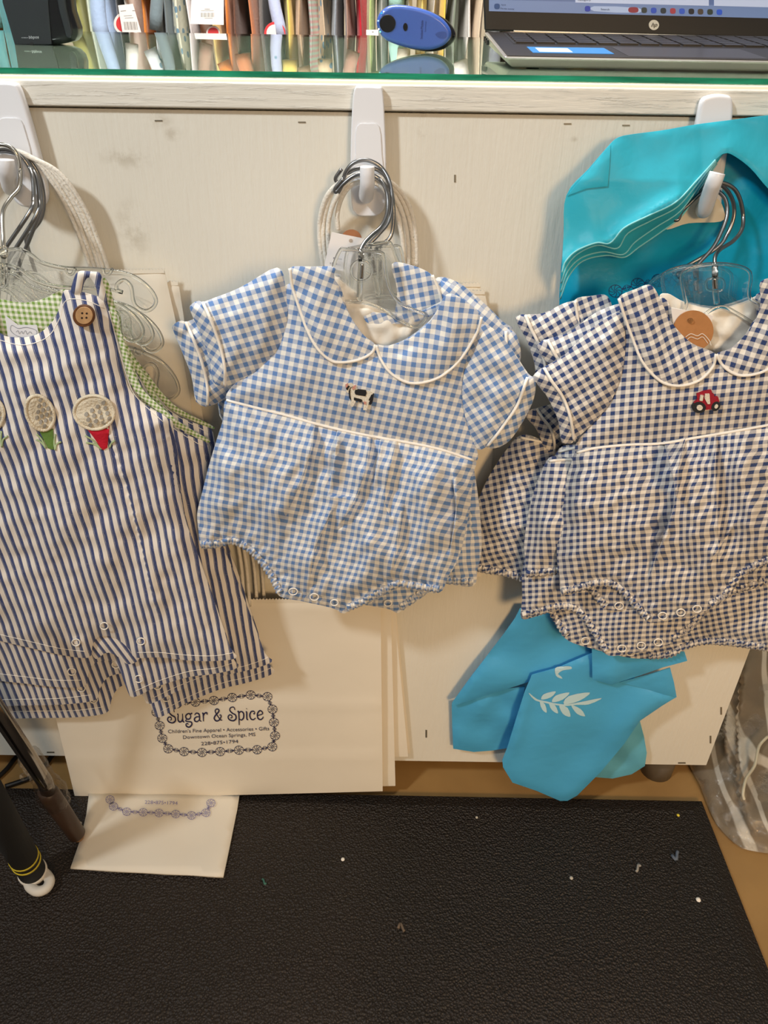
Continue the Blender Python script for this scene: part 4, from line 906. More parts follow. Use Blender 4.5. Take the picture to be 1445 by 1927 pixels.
paperbag('white paper bag behind the light blue rompers, lower of two corners at the right', [(560, 548), (912, 549), (938, 690), (910, 1080), (580, 1080)], -.0145, [CC([(425, 1060), (412, 880), (425, 760), (465, 660), (540, 560), (640, 536), (740, 600), (820, 720), (860, 880), (870, 1060)], -.018), CC([(470, 850), (466, 760), (490, 670), (540, 600), (620, 575), (640, 570), (720, 610), (790, 720), (830, 880), (845, 1060)], -.018)], GC, lip=((884, 549), (912, 549)))
# ============================================================ turquoise plastic bags
def film(name, c, tr=.3):
    if name in MC: return MC[name]
    g = G(name); c = lin(c); g.set(Base_Color=c, Roughness=.42, Specular_IOR_Level=.35)
    g.l(g.mix(ramp(g, g.noise(6, 3), .35, .7), c, tuple(x*.9 for x in c[:3])+(1,)), g.b.inputs['Base Color'])
    b = g.bump(g.noise(45, 4), .3, .004)
    t = g.n('ShaderNodeBsdfTranslucent'); t.inputs['Color'].default_value = c; mx = g.n('ShaderNodeMixShader'); mx.inputs[0].default_value = tr
    g.l(g.b.outputs[0], mx.inputs[1]); g.l(t.outputs[0], mx.inputs[2]); g.l(mx.outputs[0], g.out.inputs['Surface']); MC[name] = g.m; return g.m
M_teal = film('turquoise_film', '44d4e8', .4); M_teald = film('deep_turquoise_film', '06b2da'); M_sky = film('sky_blue_film', '5cc0ee')
GT = 'turquoise plastic bags on the right hook'
def tb(name, outline, Y, mat, label=None, parent=None, conv=zr, folds=None, bulge=.003, edge=20, n=4, back=.0008, step=9, group=None, rot=0):
    pts = conv(outline)
    if parent is None:
        parent = empty('plastic_bag', V(P(*np.mean(pts, 0), asf(Y)(np.mean(pts, 0)[0:1], np.mean(pts, 0)[1:2])[0])), label, 'plastic bag', group)
        o, s = patch(name, pts, Y, mat, parent, step=step, bulge=bulge, edge=edge, back=back, folds=folds, n=n); return parent, s
    return patch(name, pts, Y, mat, parent, step=step, bulge=bulge, edge=edge, back=back, folds=folds, n=n)
w1 = lambda px, py: .002*wob(px, py, 150, 51)
bkb, bks = tb('bag_body', [(290, 950), (330, 800), (520, 700), (760, 620), (900, 400), (1180, 330), (1445, 400), (1700, 480), (1720, 1400), (1000, 1600), (300, 1500), (276, 1200), (282, 1060)], -.010, M_teald, 'deep turquoise plastic bag lying flat behind the fold, candy print at its lower edge', group=GT, folds=w1)
Bk = lambda a, b: bks(a, b)
mesh('candy_print', *candies(zr([(590, 1125), (715, 1088), (830, 1065), (945, 1040)]), 12.5, Bk, 1.1), plain('dark_blue_ink', '0c2c60', .6), bkb)
slab('adhesive_backing', zr([(840, 660), (900, 610), (1000, 590), (1150, 600), (1200, 680), (1180, 735), (1000, 745), (880, 780), (845, 740)]), -.0165, .0015, M_topb, bkb, n=4)
topol = [(315, 590), (440, 440), (560, 302), (600, 268), (660, 250), (850, 225), (1040, 192), (1250, 165), (1445, 140), (1620, 125), (1700, 300), (1680, 760), (1560, 650), (1445, 550), (1350, 440), (1262, 372), (1205, 352)]
low_edges = [[(1150, 390), (1050, 500), (930, 625), (780, 700), (640, 770), (560, 855), (480, 855), (370, 900), (310, 960), (290, 1020)],
             [(1152, 396), (1058, 512), (940, 650), (800, 725), (660, 800), (600, 885), (490, 868), (380, 915), (318, 985), (286, 1080)],
             [(1155, 402), (1066, 525), (955, 675), (820, 765), (700, 850), (632, 920), (520, 905), (400, 938), (325, 1010), (283, 1130)],
             [(1158, 410), (1072, 540), (965, 700), (850, 790), (720, 880), (640, 935), (540, 925), (410, 955), (330, 1040), (280, 1170)]]
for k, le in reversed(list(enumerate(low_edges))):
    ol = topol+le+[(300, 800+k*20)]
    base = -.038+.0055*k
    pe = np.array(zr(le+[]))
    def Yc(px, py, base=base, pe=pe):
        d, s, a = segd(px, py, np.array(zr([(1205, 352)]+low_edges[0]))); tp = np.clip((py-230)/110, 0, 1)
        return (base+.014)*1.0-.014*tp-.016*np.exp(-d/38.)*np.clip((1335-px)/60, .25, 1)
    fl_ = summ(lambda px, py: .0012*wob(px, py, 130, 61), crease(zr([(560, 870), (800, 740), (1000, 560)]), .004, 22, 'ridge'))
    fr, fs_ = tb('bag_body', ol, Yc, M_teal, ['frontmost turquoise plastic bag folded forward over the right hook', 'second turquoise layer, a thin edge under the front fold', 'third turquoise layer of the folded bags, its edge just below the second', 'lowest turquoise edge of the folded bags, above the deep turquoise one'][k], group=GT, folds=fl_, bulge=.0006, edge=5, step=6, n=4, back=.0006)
    tube('lit_sealed_edge', pxline(zr(le), lambda a, b: fs_(a, b)-.0004, 6), .0007, film('lit_turquoise_film', 'a4f0f4', .3), fr, 6)  # sealed edge, coloured paler to stand in for the light it catches
    if k == 0: patch('folded_corner', zr([(318, 590), (440, 448), (562, 304), (556, 420), (546, 538), (430, 550)]), lambda a, b: fs_(a, b)-.0016, M_teal, fr, step=9, bulge=.0015, edge=8, back=.0005, n=1)
# lower draped blue bags
GS = 'sky blue plastic bags sticking out below the navy rompers'
L1, _ = tb('bag_body', [(400, 100), (380, 140), (330, 210), (200, 380), (112, 500), (118, 512), (345, 440), (560, 370), (700, 308), (720, 100)], -.020, M_sky, 'sky blue plastic bag with wide left wing folded over, lower left of the navy rompers', conv=zb, group=GS, folds=lambda a, b: .003*wob(a, b, 120, 71), n=1, bulge=.0012, edge=5, back=.0006)
tb('lower_fold', [(112, 506), (230, 475), (345, 440), (420, 430), (400, 560), (345, 690), (280, 700), (205, 706), (118, 692), (114, 600)], -.013, M_sky, parent=L1, conv=zb, folds=lambda a, b: .002*wob(a, b, 70, 72), n=1, bulge=.0012, edge=5, back=.0006)
L3, _ = tb('bag_body', [(905, 575), (922, 640), (934, 710), (926, 765), (870, 800), (790, 818), (715, 812), (700, 700), (800, 560)], -.012, film('pale_blue_film', '78cbe4'), 'pale blue plastic bag with rounded bottom corner, behind the leaf printed bag', conv=zb, group=GS, folds=lambda a, b: .0025*wob(a, b, 60, 73), n=1, bulge=.0012, edge=5, back=.0006)
L4, l4s = tb('bag_body', [(700, 150), (1060, 150), (1078, 236), (1105, 322), (1000, 350), (900, 385), (785, 422), (705, 400)], -.040, M_sky, 'sky blue plastic bag with pointed wing sticking out to the right under the crotch', conv=zb, group=GS, folds=summ(crease(zb([(720, 400), (900, 350), (1100, 300)]), .002, 26, 'ridge'), lambda a, b: .002*wob(a, b, 90, 74)), n=1, bulge=.0012, edge=5, back=.0006)
tb('lower_wing', [(820, 412), (940, 380), (1032, 350), (1048, 410), (1060, 474), (1000, 462), (930, 440)], -.034, M_sky, parent=L4, conv=zb, folds=lambda a, b: .002*wob(a, b, 90, 75), n=1, bulge=.0012, edge=5, back=.0006)
LC_, lcs = tb('bag_body', [(450, 380), (560, 350), (700, 290), (820, 330), (900, 410), (1060, 474), (1000, 510), (905, 575), (840, 670), (740, 790), (640, 890), (600, 912), (568, 912), (470, 870), (368, 835), (328, 770), (325, 740), (345, 690), (385, 560), (420, 450)], lambda px, py: -.028-.00004*(py-1250), M_sky, 'large sky blue plastic bag with white leaf sprig print, pointed bottom hanging lowest', conv=zb, group=GS,
              folds=summ(lambda a, b: .0035*wob(a, b, 170, 76), crease(zb([(900, 500), (780, 680), (620, 860)]), .004, 26, 'ridge'), crease(zb([(420, 440), (390, 600), (340, 760)]), .005, 16, 'ridge')), n=1, bulge=.0012, edge=5, back=.0006)
leafs = [[(435, 455), (470, 482), (500, 490), (580, 505), (640, 498), (745, 478), (690, 505), (640, 507), (580, 512), (500, 498), (460, 486)],
         [(490, 485), (500, 462), (550, 450), (530, 475)], [(535, 496), (550, 468), (608, 455), (580, 485)], [(585, 505), (605, 470), (695, 455), (650, 490)],
         [(482, 492), (492, 525), (512, 540), (505, 505)], [(520, 500), (535, 530), (560, 543), (548, 510)], [(565, 508), (580, 545), (612, 557), (600, 520)], [(615, 508), (640, 545), (675, 555), (655, 525)],
         [(548, 352), (580, 345), (612, 345), (616, 356), (580, 362), (560, 378), (580, 392), (575, 397), (552, 385)]]
parts = []
for lf in leafs:
    q = cat(zb(lf), 3, True); v, tr, _ = triang(q, 5); w = P(v[:, 0], v[:, 1], lcs(v[:, 0], v[:, 1])-.0006)
    parts.append((w, tr))
mesh('leaf_print', *merge(parts), plain('white_ink', 'b5d3dc', .6), LC_)
# ============================================================ swing tags on the rompers

def swing_tag(label, card, circ, Y, printed=None):
    e = empty('swing_tag', V(P(*np.mean(card, 0), Y)), label, 'tag')
    c = slab('card', card, Y, .0006, plain('tag_card', 'ebe6e2', .7), e)
    if circ:
        cx, cy, r, col = circ; a = np.linspace(0, 6.283, 41)[:-1]
        slab('kraft_disc', np.stack([cx+r*np.cos(a), cy+r*np.sin(a)], 1), Y-.0012 if printed is None else Y+.0012, .0006, plain(col[0], col[1], .8, var=.08, vs=200), e)
    return e
t_ = swing_tag('white paper swing tag with tiny print, behind the middle hanger hooks', [(624, 437), (690, 450), (676, 520), (610, 500)], (661, 452, 20, ('kraft_card', 'a8704a')), -.040, 1)
mesh('printed_lines', *merge([textfit('Bubble', (627, 487), (643, 489), 3, -.0402), textfit('12M', (621, 497), (633, 498), 3.5, -.0402)]), M_ink, t_)
slab('eyelet', np.array([(660+3.6*math.cos(a), 453+3.6*math.sin(a)) for a in np.linspace(0, 6.28, 13)[:-1]]), -.0404, .0003, plain('eyelet', 'b8a898', .6), t_)
t_ = swing_tag('white swing tag with round tan kraft disc in the neck of the tractor romper', z4([(995, 195), (1190, 232), (1170, 330), (1100, 420), (1010, 330)]), (*z4([(1098, 302)])[0], 38, ('kraft_disc', 'b8804e')), YF+.0015)
slab('tag_button', [(1300+6*math.cos(a), 604+5*math.sin(a)) for a in np.linspace(0, 6.28, 13)[:-1]], YF-.0012, .001, M_clear, t_)
pr = [ribbon(cat([(1290, 634), (1300, 628), (1312, 632), (1322, 628), (1334, 640), (1338, 650)], 4), 1.2, YF-.0004), ribbon(cat([(1292, 640), (1300, 634), (1312, 638), (1322, 634), (1332, 646)], 4), 1.0, YF-.0004)]
mesh('white_scroll_mark', *merge(pr), M_pip, t_)
# ============================================================ laptop
M_silver = plain('silver_shell', 'b9b4ad', .3, metal=.6); M_black = plain('black_bezel', '1c1a19', .45); M_deck = plain('dark_deck', '2a2624', .4, metal=.3)
lt = empty('laptop', V(P(1200, 110, .1)), 'open silver and black laptop standing on the glass top at the right', 'laptop')
FL = P(947, 107, .085); FLb = P(966, 118, .088); 
BLt = P(911, 60.5, .32); wv = np.array([.36, -.012, 0.0]); 
FRt = FL+wv; BRt = BLt+np.array([.36, -.012, 0]); th_f = .0085; th_b = .012
def q8(a, b, c, d, t1, t2):
    top = [a, b, c, d]; bot = [a-[0, 0, t1], b-[0, 0, t1], c-[0, 0, t2], d-[0, 0, t2]]
    bot[0] = bot[0]+[.009, .006, 0]; bot[1] = bot[1]+[-.009, .006, 0]; bot[2] = bot[2]+[-.004, 0, 0]; bot[3] = bot[3]+[.004, 0, 0]
    return [tuple(x) for x in top+bot], [(0, 1, 2, 3), (7, 6, 5, 4), (4, 5, 1, 0), (5, 6, 2, 1), (6, 7, 3, 2), (7, 4, 0, 3)]
v, f = q8(FL, FRt, BRt, BLt, th_f, th_b); bs_ = mesh('base', v, f, M_silver, lt); m_ = bs_.modifiers.new('b', 'BEVEL'); m_.width = .0022; m_.segments = 3
ud = (FRt-FL)/np.linalg.norm(FRt-FL); vd = (BLt-FL); DL = np.linalg.norm(vd); vd = vd/DL; nd = np.cross(ud, vd)
def deck(u0_, u1_, v0_, v1_, h0, h1, name, mat, parent, bev=0):
    vs = [tuple(FL+ud*u+vd*w+nd*h) for h in (h0, h1) for u, w in ((u0_, v0_), (u1_, v0_), (u1_, v1_), (u0_, v1_))]
    o = mesh(name, vs, [(3, 2, 1, 0), (4, 5, 6, 7), (0, 1, 5, 4), (1, 2, 6, 5), (2, 3, 7, 6), (3, 0, 4, 7)], mat, parent)
    if bev: m = o.modifiers.new('b', 'BEVEL'); m.width = bev; m.segments = 2
    return o
Wd = .36
dk = deck(.004, Wd-.004, .004, DL-.004, 0, .0006, 'palm_rest', M_deck, lt)
kb = deck(.02, Wd-.02, DL*.45, DL-.02, .0006, .0009, 'keyboard', M_black, lt)
vs, fs = [], []
kp = []
for r_ in range(6):
    nk = 15
    for c_ in range(nk):
        u_ = .023+c_*(Wd-.046)/nk; w_ = DL*.46+r_*(DL*.54-.024)/6; kw = (Wd-.046)/nk*.86; kh = (DL*.54-.024)/6*.82
        kp.append(([tuple(FL+ud*(u_+a*kw)+vd*(w_+b*kh)+nd*h) for h in (.0009, .0024) for a, b in ((0, 0), (1, 0), (1, 1), (0, 1))], [(4, 5, 6, 7), (0, 1, 5, 4), (1, 2, 6, 5), (2, 3, 7, 6), (3, 0, 4, 7)]))
for v, f in kp: mesh('key', v, f, plain('key_black', '26221f', .35), kb)
deck(.115, .24, .012, DL*.38, .0006, .0008, 'touchpad', plain('touchpad', '35302d', .3), lt)
s_ = deck(.030, .105, DL*.12, DL*.33, .0006, .001, 'blue_sticker', plain('sticker_blue', '2f7fc4', .4), lt)
deck(.037, .068, DL*.15, DL*.29, .001, .0011, 'white_patch', plain('sticker_white', 'dfe4e6', .5), s_)
deck(.272, .33, DL*.10, DL*.25, .0006, .001, 'white_sticker', plain('sticker_white2', 'd8d6d6', .5), lt)
for i in range(3):
    z_ = FL+vd*(.18+.02*i)
    v, f = boxgeo(float(z_[0])-.0006, float(z_[0])+.002, float(z_[1]), float(z_[1])+.009, float(z_[2])-.0075, float(z_[2])-.003); mesh('side_port', v, f, M_black, bs_)
for fx, fy in ((.03, .02), (.33, .02), (.03, DL-.03), (.33, DL-.03)):
    c_ = FL+ud*fx+vd*fy; vs, fs = tubegeo([(c_[0], c_[1], ZG1+.0002), (c_[0], c_[1], c_[2]-.0075)], .006, 10); mesh('rubber_foot', vs, fs, M_black, lt, True)
YS = .325
lid = slab('screen_lid', [(905, -140), (1600, -130), (1590, 76), (912, 58)], lambda px, py: YS-(py-60)*.00035*0+.0, .006, M_black, lt, .002)
sc_ = slab('display', [(920, -130), (1590, -120), (1590, 38), (920, 21)], YS-.0004, .0003, plain('display_blue', '5a6f9c', .3, emis=.22), lid)
slab('hinge_bar', [(967, 57), (1590, 74), (1590, 79), (967, 62)], YS-.010, .006, plain('hinge_silver', 'd9cdb4', .35, metal=.5), lt, .0008)
z8 = lambda p: [(880+x/2.557, y/2.557) for x, y in p]
slab('taskbar', [(920, -0.5), (1590, 15), (1590, 38), (920, 21)], YS-.0007, .0002, plain('taskbar_blue', '6f84ad', .3, emis=.25), sc_)
slab('app_window', z8([(518, -60), (1160, -45), (1160, 28), (518, 12)]), YS-.0009, .0002, plain('window_white', 'b6bfd6', .3, emis=.35), sc_)
slab('app_window', z8([(1185, -45), (1700, -30), (1700, 42), (1185, 28)]), YS-.0009, .0002, MC['window_white'], sc_)
slab('search_box', z8([(608, 30), (820, 38), (822, 62), (608, 54)]), YS-.001, .0002, plain('search_pale', 'a3b2cf', .3, emis=.3), sc_, n=2)
mesh('screen_text', *merge([textfit('Search', *z8([(640, 48), (682, 50)]), 3.4, YS-.0012), textfit('category', *z8([(530, 3), (592, 4)]), 3.6, YS-.0012), textfit('72°F', *z8([(160, 27), (183, 28)]), 2.6, YS-.0012), textfit('Partly sunny', *z8([(158, 43), (224, 46)]), 2.4, YS-.0012)]), M_ink, sc_)
for i, (x, c) in enumerate([(141, '2b4a7a'), (577, '2c3fa0'), (797, '8a3440'), (849, '2f3a3c'), (895, '2f4fb0'), (941, '27333c'), (987, 'a03c48'), (1031, '3558b8'), (1076, '20242c'), (1120, '4a4038'), (1166, '2c3a34'), (1211, '2a56c0')]):
    y = 42+(x-577)*.026; w_ = 20 if x == 797 else 11
    slab('taskbar_icon', z8([(x-w_, y-11), (x+w_, y-11), (x+w_, y+11), (x-w_, y+11)]), YS-.0011, .0002, plain('icon_'+c, c, .4, emis=.2), sc_, n=3)
a = np.linspace(0, 6.283, 33)[:-1]; lx, ly = z8([(896, 120)])[0]
lg = slab('round_logo', np.stack([lx+9.6*np.cos(a), ly+9.6*np.sin(a)], 1), YS-.0006, .0005, plain('logo_pale', 'd8d0be', .3), lid)
mesh('logo_letters', *textfit('hp', (lx-5.2, ly+3.4), (lx+5.2, ly+3.4), 8.0, YS-.0008, slant=.45), plain('logo_dark', '181614', .5), lg)
# ============================================================ barcode scanner
sc = empty('barcode_scanner', V(P(780, 93, .30)), 'blue oval handheld barcode scanner standing on edge on the glass', 'scanner')
zs = lambda p: [(480+x/3.01, y/3.01) for x, y in p]
M_sb = plain('scanner_blue', '3a5cae', .32, coat=.3); M_sk = plain('scanner_black', '14151a', .2)
ols = [(690, 150), (692, 105), (712, 65), (755, 35), (810, 27), (900, 38), (990, 65), (1060, 105), (1105, 160), (1112, 205), (1085, 245), (1040, 272), (970, 285), (880, 275), (790, 250), (725, 215)]
YSC = .30
slab('rear_shell', [(x+9, y+3) for x, y in zs(ols)], YSC+.006, .020, M_sk, sc, .006, n=4)
slab('front_shell', zs(ols), YSC, .014, M_sb, sc, .0045, n=4, seg=4)
slab('trigger_button', zs([(750+46*math.cos(t), 133+51*math.sin(t)) for t in a]), YSC-.0016, .003, M_sk, sc, .0006)
slab('small_button', zs([(851+13*math.cos(t), 153+23*math.sin(t)) for t in a]), YSC-.001, .002, M_sk, sc, .0003)
slab('dent', zs([(1020, 195), (1045, 180), (1080, 182), (1082, 215), (1050, 218)]), YSC-.0004, .001, plain('scanner_blue_dark', '2c4a92', .3), sc, n=3)
def vtext(s, p0, p1, h, Y): return textfit(s, p0, p1, h, Y)
mesh('printed_name', *merge([textfit('Socket', *zs([(948, 222), (950, 170)]), 4.6, YSC-.0004), textfit('Mobile', *zs([(950, 164), (953, 115)]), 4.6, YSC-.0004), textfit('SocketScan', *zs([(968, 180), (970, 120)]), 2.4, YSC-.0004)]), plain('ink_blue', '1d2a5c', .5), sc)
for x, y, c in ((697, 118, 'b8d8ee'), (715, 75, '2aa8e0'), (708, 180, '8be8d0'), (700, 165, 'ffffff'), (728, 65, 'e8f8ff')):
    slab('status_light', zs([(x+5*math.cos(t), y+5*math.sin(t)) for t in a[::3]]), YSC-.0006, .001, plain('led_'+c, c, .3, emis=.6), sc)
# ============================================================ card reader
cr = empty('card_reader', V(P(70, 85, .36)), 'black card reader slab standing on the glass at the far left', 'card reader')
zk = lambda p: [(x/4.817, y/4.817) for x, y in p]
M_cb = plain('reader_black', '202428', .45); M_cg = plain('reader_gloss', '17181a', .15)
slab('stand_shell', zk([(-10, -260), (590, -260), (640, 100), (690, 250), (692, 320), (660, 370), (600, 390), (470, 412), (300, 418), (127, 414), (60, 180), (10, 30)]), .362, .03, M_cg, cr, .008, seg=4)
slab('front_face', zk([(0, -250), (430, -250), (440, 60), (470, 404), (132, 408), (70, 190), (20, 20)]), .3605, .004, M_cb, cr, .001)
slab('side_rail', zk([(470, -250), (560, -250), (600, 80), (655, 300), (640, 352), (600, 340), (530, 90)]), .3600, .004, M_cb, cr, .0015)
slab('cable_slot', zk([(270, 385), (285, 376), (300, 385), (300, 412), (270, 412)]), .3600, .002, M_black, cr)
mesh('printed_name', *merge([textfit('POWERED BY', *zk([(195, 346), (255, 346)]), 1.8, .3600), textfit('bbpos', *zk([(262, 350), (352, 348)]), 5.6, .3600)]), plain('ink_white', 'c9ccd0', .5), cr)
# ============================================================ rail of clothes behind the counter
YR = 1.78
rail = empty('clothes_rail', (0, YR, 0), 'long metal clothes rail behind the counter carrying the colourful garments', 'clothes rail')
tube('rail_bar', [(-1.3, YR, 1.42), (1.3, YR, 1.42)], .012, M_wire2, rail, 12)
for sx in (-1.28, 1.28): tube('upright', [(sx, YR, 0), (sx, YR, 1.42)], .014, M_wire2, rail, 12)
CG = [('sage green', 'a9a862'), ('pale green and white', 'c9d2bd'), ('light blue', 'a9bfdf'), ('grey', '80848c'), ('white', 'e6e4de'), ('orange', 'e08a3c'), ('white and blue', 'dfe4ea'), ('slate grey', '76858c'), ('cream leaf patterned', 'e2e2cc'),
      ('white', 'e4dfe0'), ('dusty brown', 'a88878'), ('pale yellow', 'e8d48a'), ('orange', 'e8883c'), ('dark brown', '6f4a3a'), ('terracotta', 'c98058'), ('charcoal', '6a6664'), ('pale blue patterned', 'b4bcd8'), ('butter yellow', 'e8d070'), ('tan', 'c8a888'), ('mint plaid', 'bcd8cc'),
      ('beige floral', 'd4bc9c'), ('blue grey', '9aa4b0'), ('brown pink', 'b08878'), ('bright red', 'c01c30'), ('lime green', 'b4c880'), ('light grey', 'b8b8b4'), ('aqua', 'a4d0c4'), ('cream', 'e4dcc8'), ('soft yellow', 'ead27c'), ('pale grey', 'd0ccc8'), ('sunny yellow', 'e4c050'), ('grey green', '7c8878'), ('white lace', 'e8e2dc'), ('tan ribbed', 'd8c4a8')]
NG = len(CG); 
def garment_geo(w, sd, ztop=1.24, zbot=.60, dep=.13):
    r = np.random.RandomState(sd); rows = 22; ring = 28; vs = []; ph = r.uniform(0, 6.28, 6)
    for i in range(rows):
        z = ztop+(zbot-ztop)*i/(rows-1); t = i/(rows-1)
        sh = min(1, .25+t*5.2) if t < .16 else 1+.10*(t-.16)
        for k in range(ring):
            a = 2*math.pi*k/ring; cx, sy = math.cos(a), math.sin(a)
            y = sy*dep*sh; fold = .35*w*math.sin(y*42+ph[0]+t*2)+.25*w*math.sin(y*90+ph[1]+z*9)
            x = cx*w*(.55+.45*abs(cx))*(.5+.4*t**.4)*(.5+.6*abs(math.sin(y*12+ph[3])))+.7*fold*(.4+t*.7)+.3*w*math.sin(z*11+ph[2])
            vs.append((x, y, z))
    fs = [(i*ring+k, i*ring+(k+1) % ring, (i+1)*ring+(k+1) % ring, (i+1)*ring+k) for i in range(rows-1) for k in range(ring)]
    fs += [tuple(range(ring))[::-1], tuple((rows-1)*ring+k for k in range(ring))]
    return vs, fs
def sleeve_geo(w, sd, dep):
    r = np.random.RandomState(sd+50); L = r.uniform(.12, .3); pts = []; z0 = 1.17; side = r.uniform(-.02, .02)
    for t in np.linspace(0, 1, 9): pts.append((side*t+.008*math.sin(t*6+sd), -dep*(.86+.22*math.sin(t*1.5)), z0-L*t))
    return tubegeo(pts, np.linspace(w*.9, w*1.35, 9), 12, flat=1.0)
def cloth_mat(name, c, kind):
    if name+kind in MC: return MC[name+kind]
    g = G(name); c0 = lin(c)
    if kind == 'dots':
        vo = g.n('ShaderNodeTexVoronoi'); vo.inputs['Scale'].default_value = 38; tc = g.n('ShaderNodeTexCoord'); g.l(tc.outputs['Object'], vo.inputs['Vector'])
        g.l(g.mix(ramp(g, vo.outputs['Distance'], .32, .26), c0, lin('6f93a8')), g.b.inputs['Base Color'])
    elif kind == 'plaid':
        wv_ = g.n('ShaderNodeTexWave'); wv_.inputs['Scale'].default_value = 26; wv_.bands_direction = 'Z'; tc = g.n('ShaderNodeTexCoord'); g.l(tc.outputs['Object'], wv_.inputs['Vector'])
        g.l(g.mix(wv_.outputs['Fac'], c0, lin('d8a8a8')), g.b.inputs['Base Color'])
    else: g.set(Base_Color=c0)
    g.set(Roughness=.85, Sheen_Weight=.2, Specular_IOR_Level=.2); g.bump(g.noise(140, 3), .4, .002); MC[name+kind] = g.m; return g.m
xs = np.linspace(150, 905, NG)
prevn = 'card reader'
hang_w = tubegeo([(0, 0, 1.235), (0, 0, 1.30), (.004, -.012, 1.33), (0, -.016, 1.38), (0, 0, 1.434), (0, .016, 1.41), (0, .016, 1.39)], .0018, 6)
extra = [('dark patterned', '4a4a48'), ('orange', 'd88c44'), ('teal printed', '5a9aa0'), ('white', 'e0e4ea')]
allg = [(x, c) for x, c in zip([-60, -25, 5, 22], extra)]+list(zip(xs, CG))+[(940+i*27, CG[(i*7+3) % NG]) for i in range(10)]
seen = {}
for i, (px_, (nm, hx)) in enumerate(allg):
    xw = float(P(px_, 40, YR-.13)[0]); w = .0155 if i % 3 else .019
    w *= 1.02; e = empty('hanging_garment', (xw, YR, 1.2), None, 'garment', 'colourful clothes on the rail behind')
    nxt = allg[i+1][1][0] if i+1 < len(allg) else 'laptop'
    if px_ > 905: e['label'] = nm+' garment behind the laptop between '+allg[i-1][1][0]+' and '+nxt+' ones'
    elif i == 0: e['label'] = nm+' garment on the back rail, first at the far left'
    else: e['label'] = nm+' garment on the back rail between '+allg[i-1][1][0]+' and '+nxt+' ones'
    kind = 'dots' if ('pattern' in nm or 'floral' in nm or nm == 'white and blue') else ('plaid' if 'plaid' in nm else '')
    m = cloth_mat('cloth_'+hx, hx, kind); dep = .12+.02*((i*7) % 3)/2
    v, f = garment_geo(w, i, dep=dep); v = [(x+xw, y+YR, z) for x, y, z in v]; mesh('body', v, f, m, e, True)
    if i % 2 == 0 or i % 5 == 1:
        v, f = sleeve_geo(w*.8, i, dep); v = [(x+xw, y+YR, z) for x, y, z in v]; mesh('sleeve', v, f, cloth_mat('cloth_'+hx, hx, kind), e, True)
    v, f = hang_w; mesh('hanger_hook', [(x+xw, y+YR, z) for x, y, z in v], f, M_wire2, e, True)
def ptag(label, ol, Y, lines, disc=None):
    e = empty('price_tag', V(P(*np.mean(ol, 0), Y)), label, 'price tag'); slab('card', ol, Y, .0006, plain('tag_card', 'ebe6e2', .7), e)
    parts = []
    for (x0, y0, x1, y1, w_) in lines: parts.append(ribbon(np.array([(x0, y0), (x1, y1)], float), w_, Y))
    mesh('printed_barcode', *merge(parts), plain('grey_print', '8a8580', .7), e)
    return e
YT = YR-.175
bars = [(233.5+i*2.1+(.4 if i % 3 else 0), 41, 235.5+i*2.1, 56, .9+.6*(i % 3 == 0)) for i in range(12)]
ptag('white price tag with barcode, hanging over a round red and white badge', [(222, 10), (250, 7), (266, 62), (231, 65)], YT, bars+[(227, 21, 237, 20, 1), (249, 20, 254, 20, 1), (233, 30, 248, 29, .6), (235, 34, 251, 33, .6)])
bars = [(379+i*2.3, 24, 379+i*2.3, 32, .8+.6*(i % 3 == 0)) for i in range(11)]
ptag('larger plain white price tag with barcode, hanging before brown and orange garments', [(360, -2), (421, -2), (421, 47), (358, 45)], YT, bars+[(385, 17, 395, 17, .8), (378, 20, 402, 20, .5), (385, 34, 400, 34, .5)])
e = ptag('small white card edge low behind the left end of the blue scanner', [(689, 56), (712, 56), (712, 67), (689, 66)], YT, [(700, 60, 703, 60, 1.5)])
def badge(label, cx, cy, r, inner):
    e = empty('round_badge', V(P(cx, cy, YT+.012)), label, 'badge'); a = np.linspace(0, 6.283, 41)[:-1]
    slab('rim', np.stack([cx+r*np.cos(a), cy+r*1.05*np.sin(a)], 1), YT+.012, .0012, plain('badge_white', 'e4dcd8', .5) if inner else plain('badge_red', 'd0383c', .5), e)
    slab('centre', np.stack([cx+r*.78*np.cos(a), cy+r*.8*np.sin(a)], 1), YT+.0112, .0008, plain('badge_red', 'd0383c', .5) if inner else plain('badge_white', 'e4dcd8', .5), e)
badge('round red badge with white rim half behind the left price tag', 234, 44, 20, True)
badge('round white badge with red rim low on the rail clothes, centre of picture', 517, 62, 20, False)
badge('small piece of red badge under the larger plain price tag', 401, 62, 13, True)
# ============================================================ wrapped fabric bundle, lower right
g = G('lattice_fabric'); u, v = uvsep(g)
# interlaced ogee bands
su = g.math('ADD', u, g.math('MULTIPLY', g.math('SINE', g.math('MULTIPLY', v, 6.2832)), .22))
b1 = band(g, su, .17, .02)
su2 = g.math('ADD', g.math('ADD', u, .5), g.math('MULTIPLY', g.math('SINE', g.math('ADD', g.math('MULTIPLY', v, 6.2832), 3.1416)), .22))
b2 = band(g, g.math('ADD', v, g.math('MULTIPLY', g.math('SINE', g.math('MULTIPLY', u, 6.2832)), .18)), .15, .02)
mx = g.math('MAXIMUM', b1, b2); g.l(g.mix(mx, lin('857763'), lin('d0cabe')), g.b.inputs['Base Color']); g.set(Roughness=.8); g.bump(g.noise(300, 2), .3, .0006)
bd_ = empty('fabric_bundle', V(PZ(1420, 1560, 0)), 'taupe and white lattice fabric bundle wrapped in clear plastic, on the floor at right', 'bundle')
bo = [(1440, 1110), (1500, 1060), (1700, 1060), (1750, 1400), (1700, 1620), (1560, 1625), (1445, 1606), (1390, 1592), (1345, 1545), (1318, 1480), (1298, 1440), (1290, 1390), (1320, 1340), (1370, 1240)]
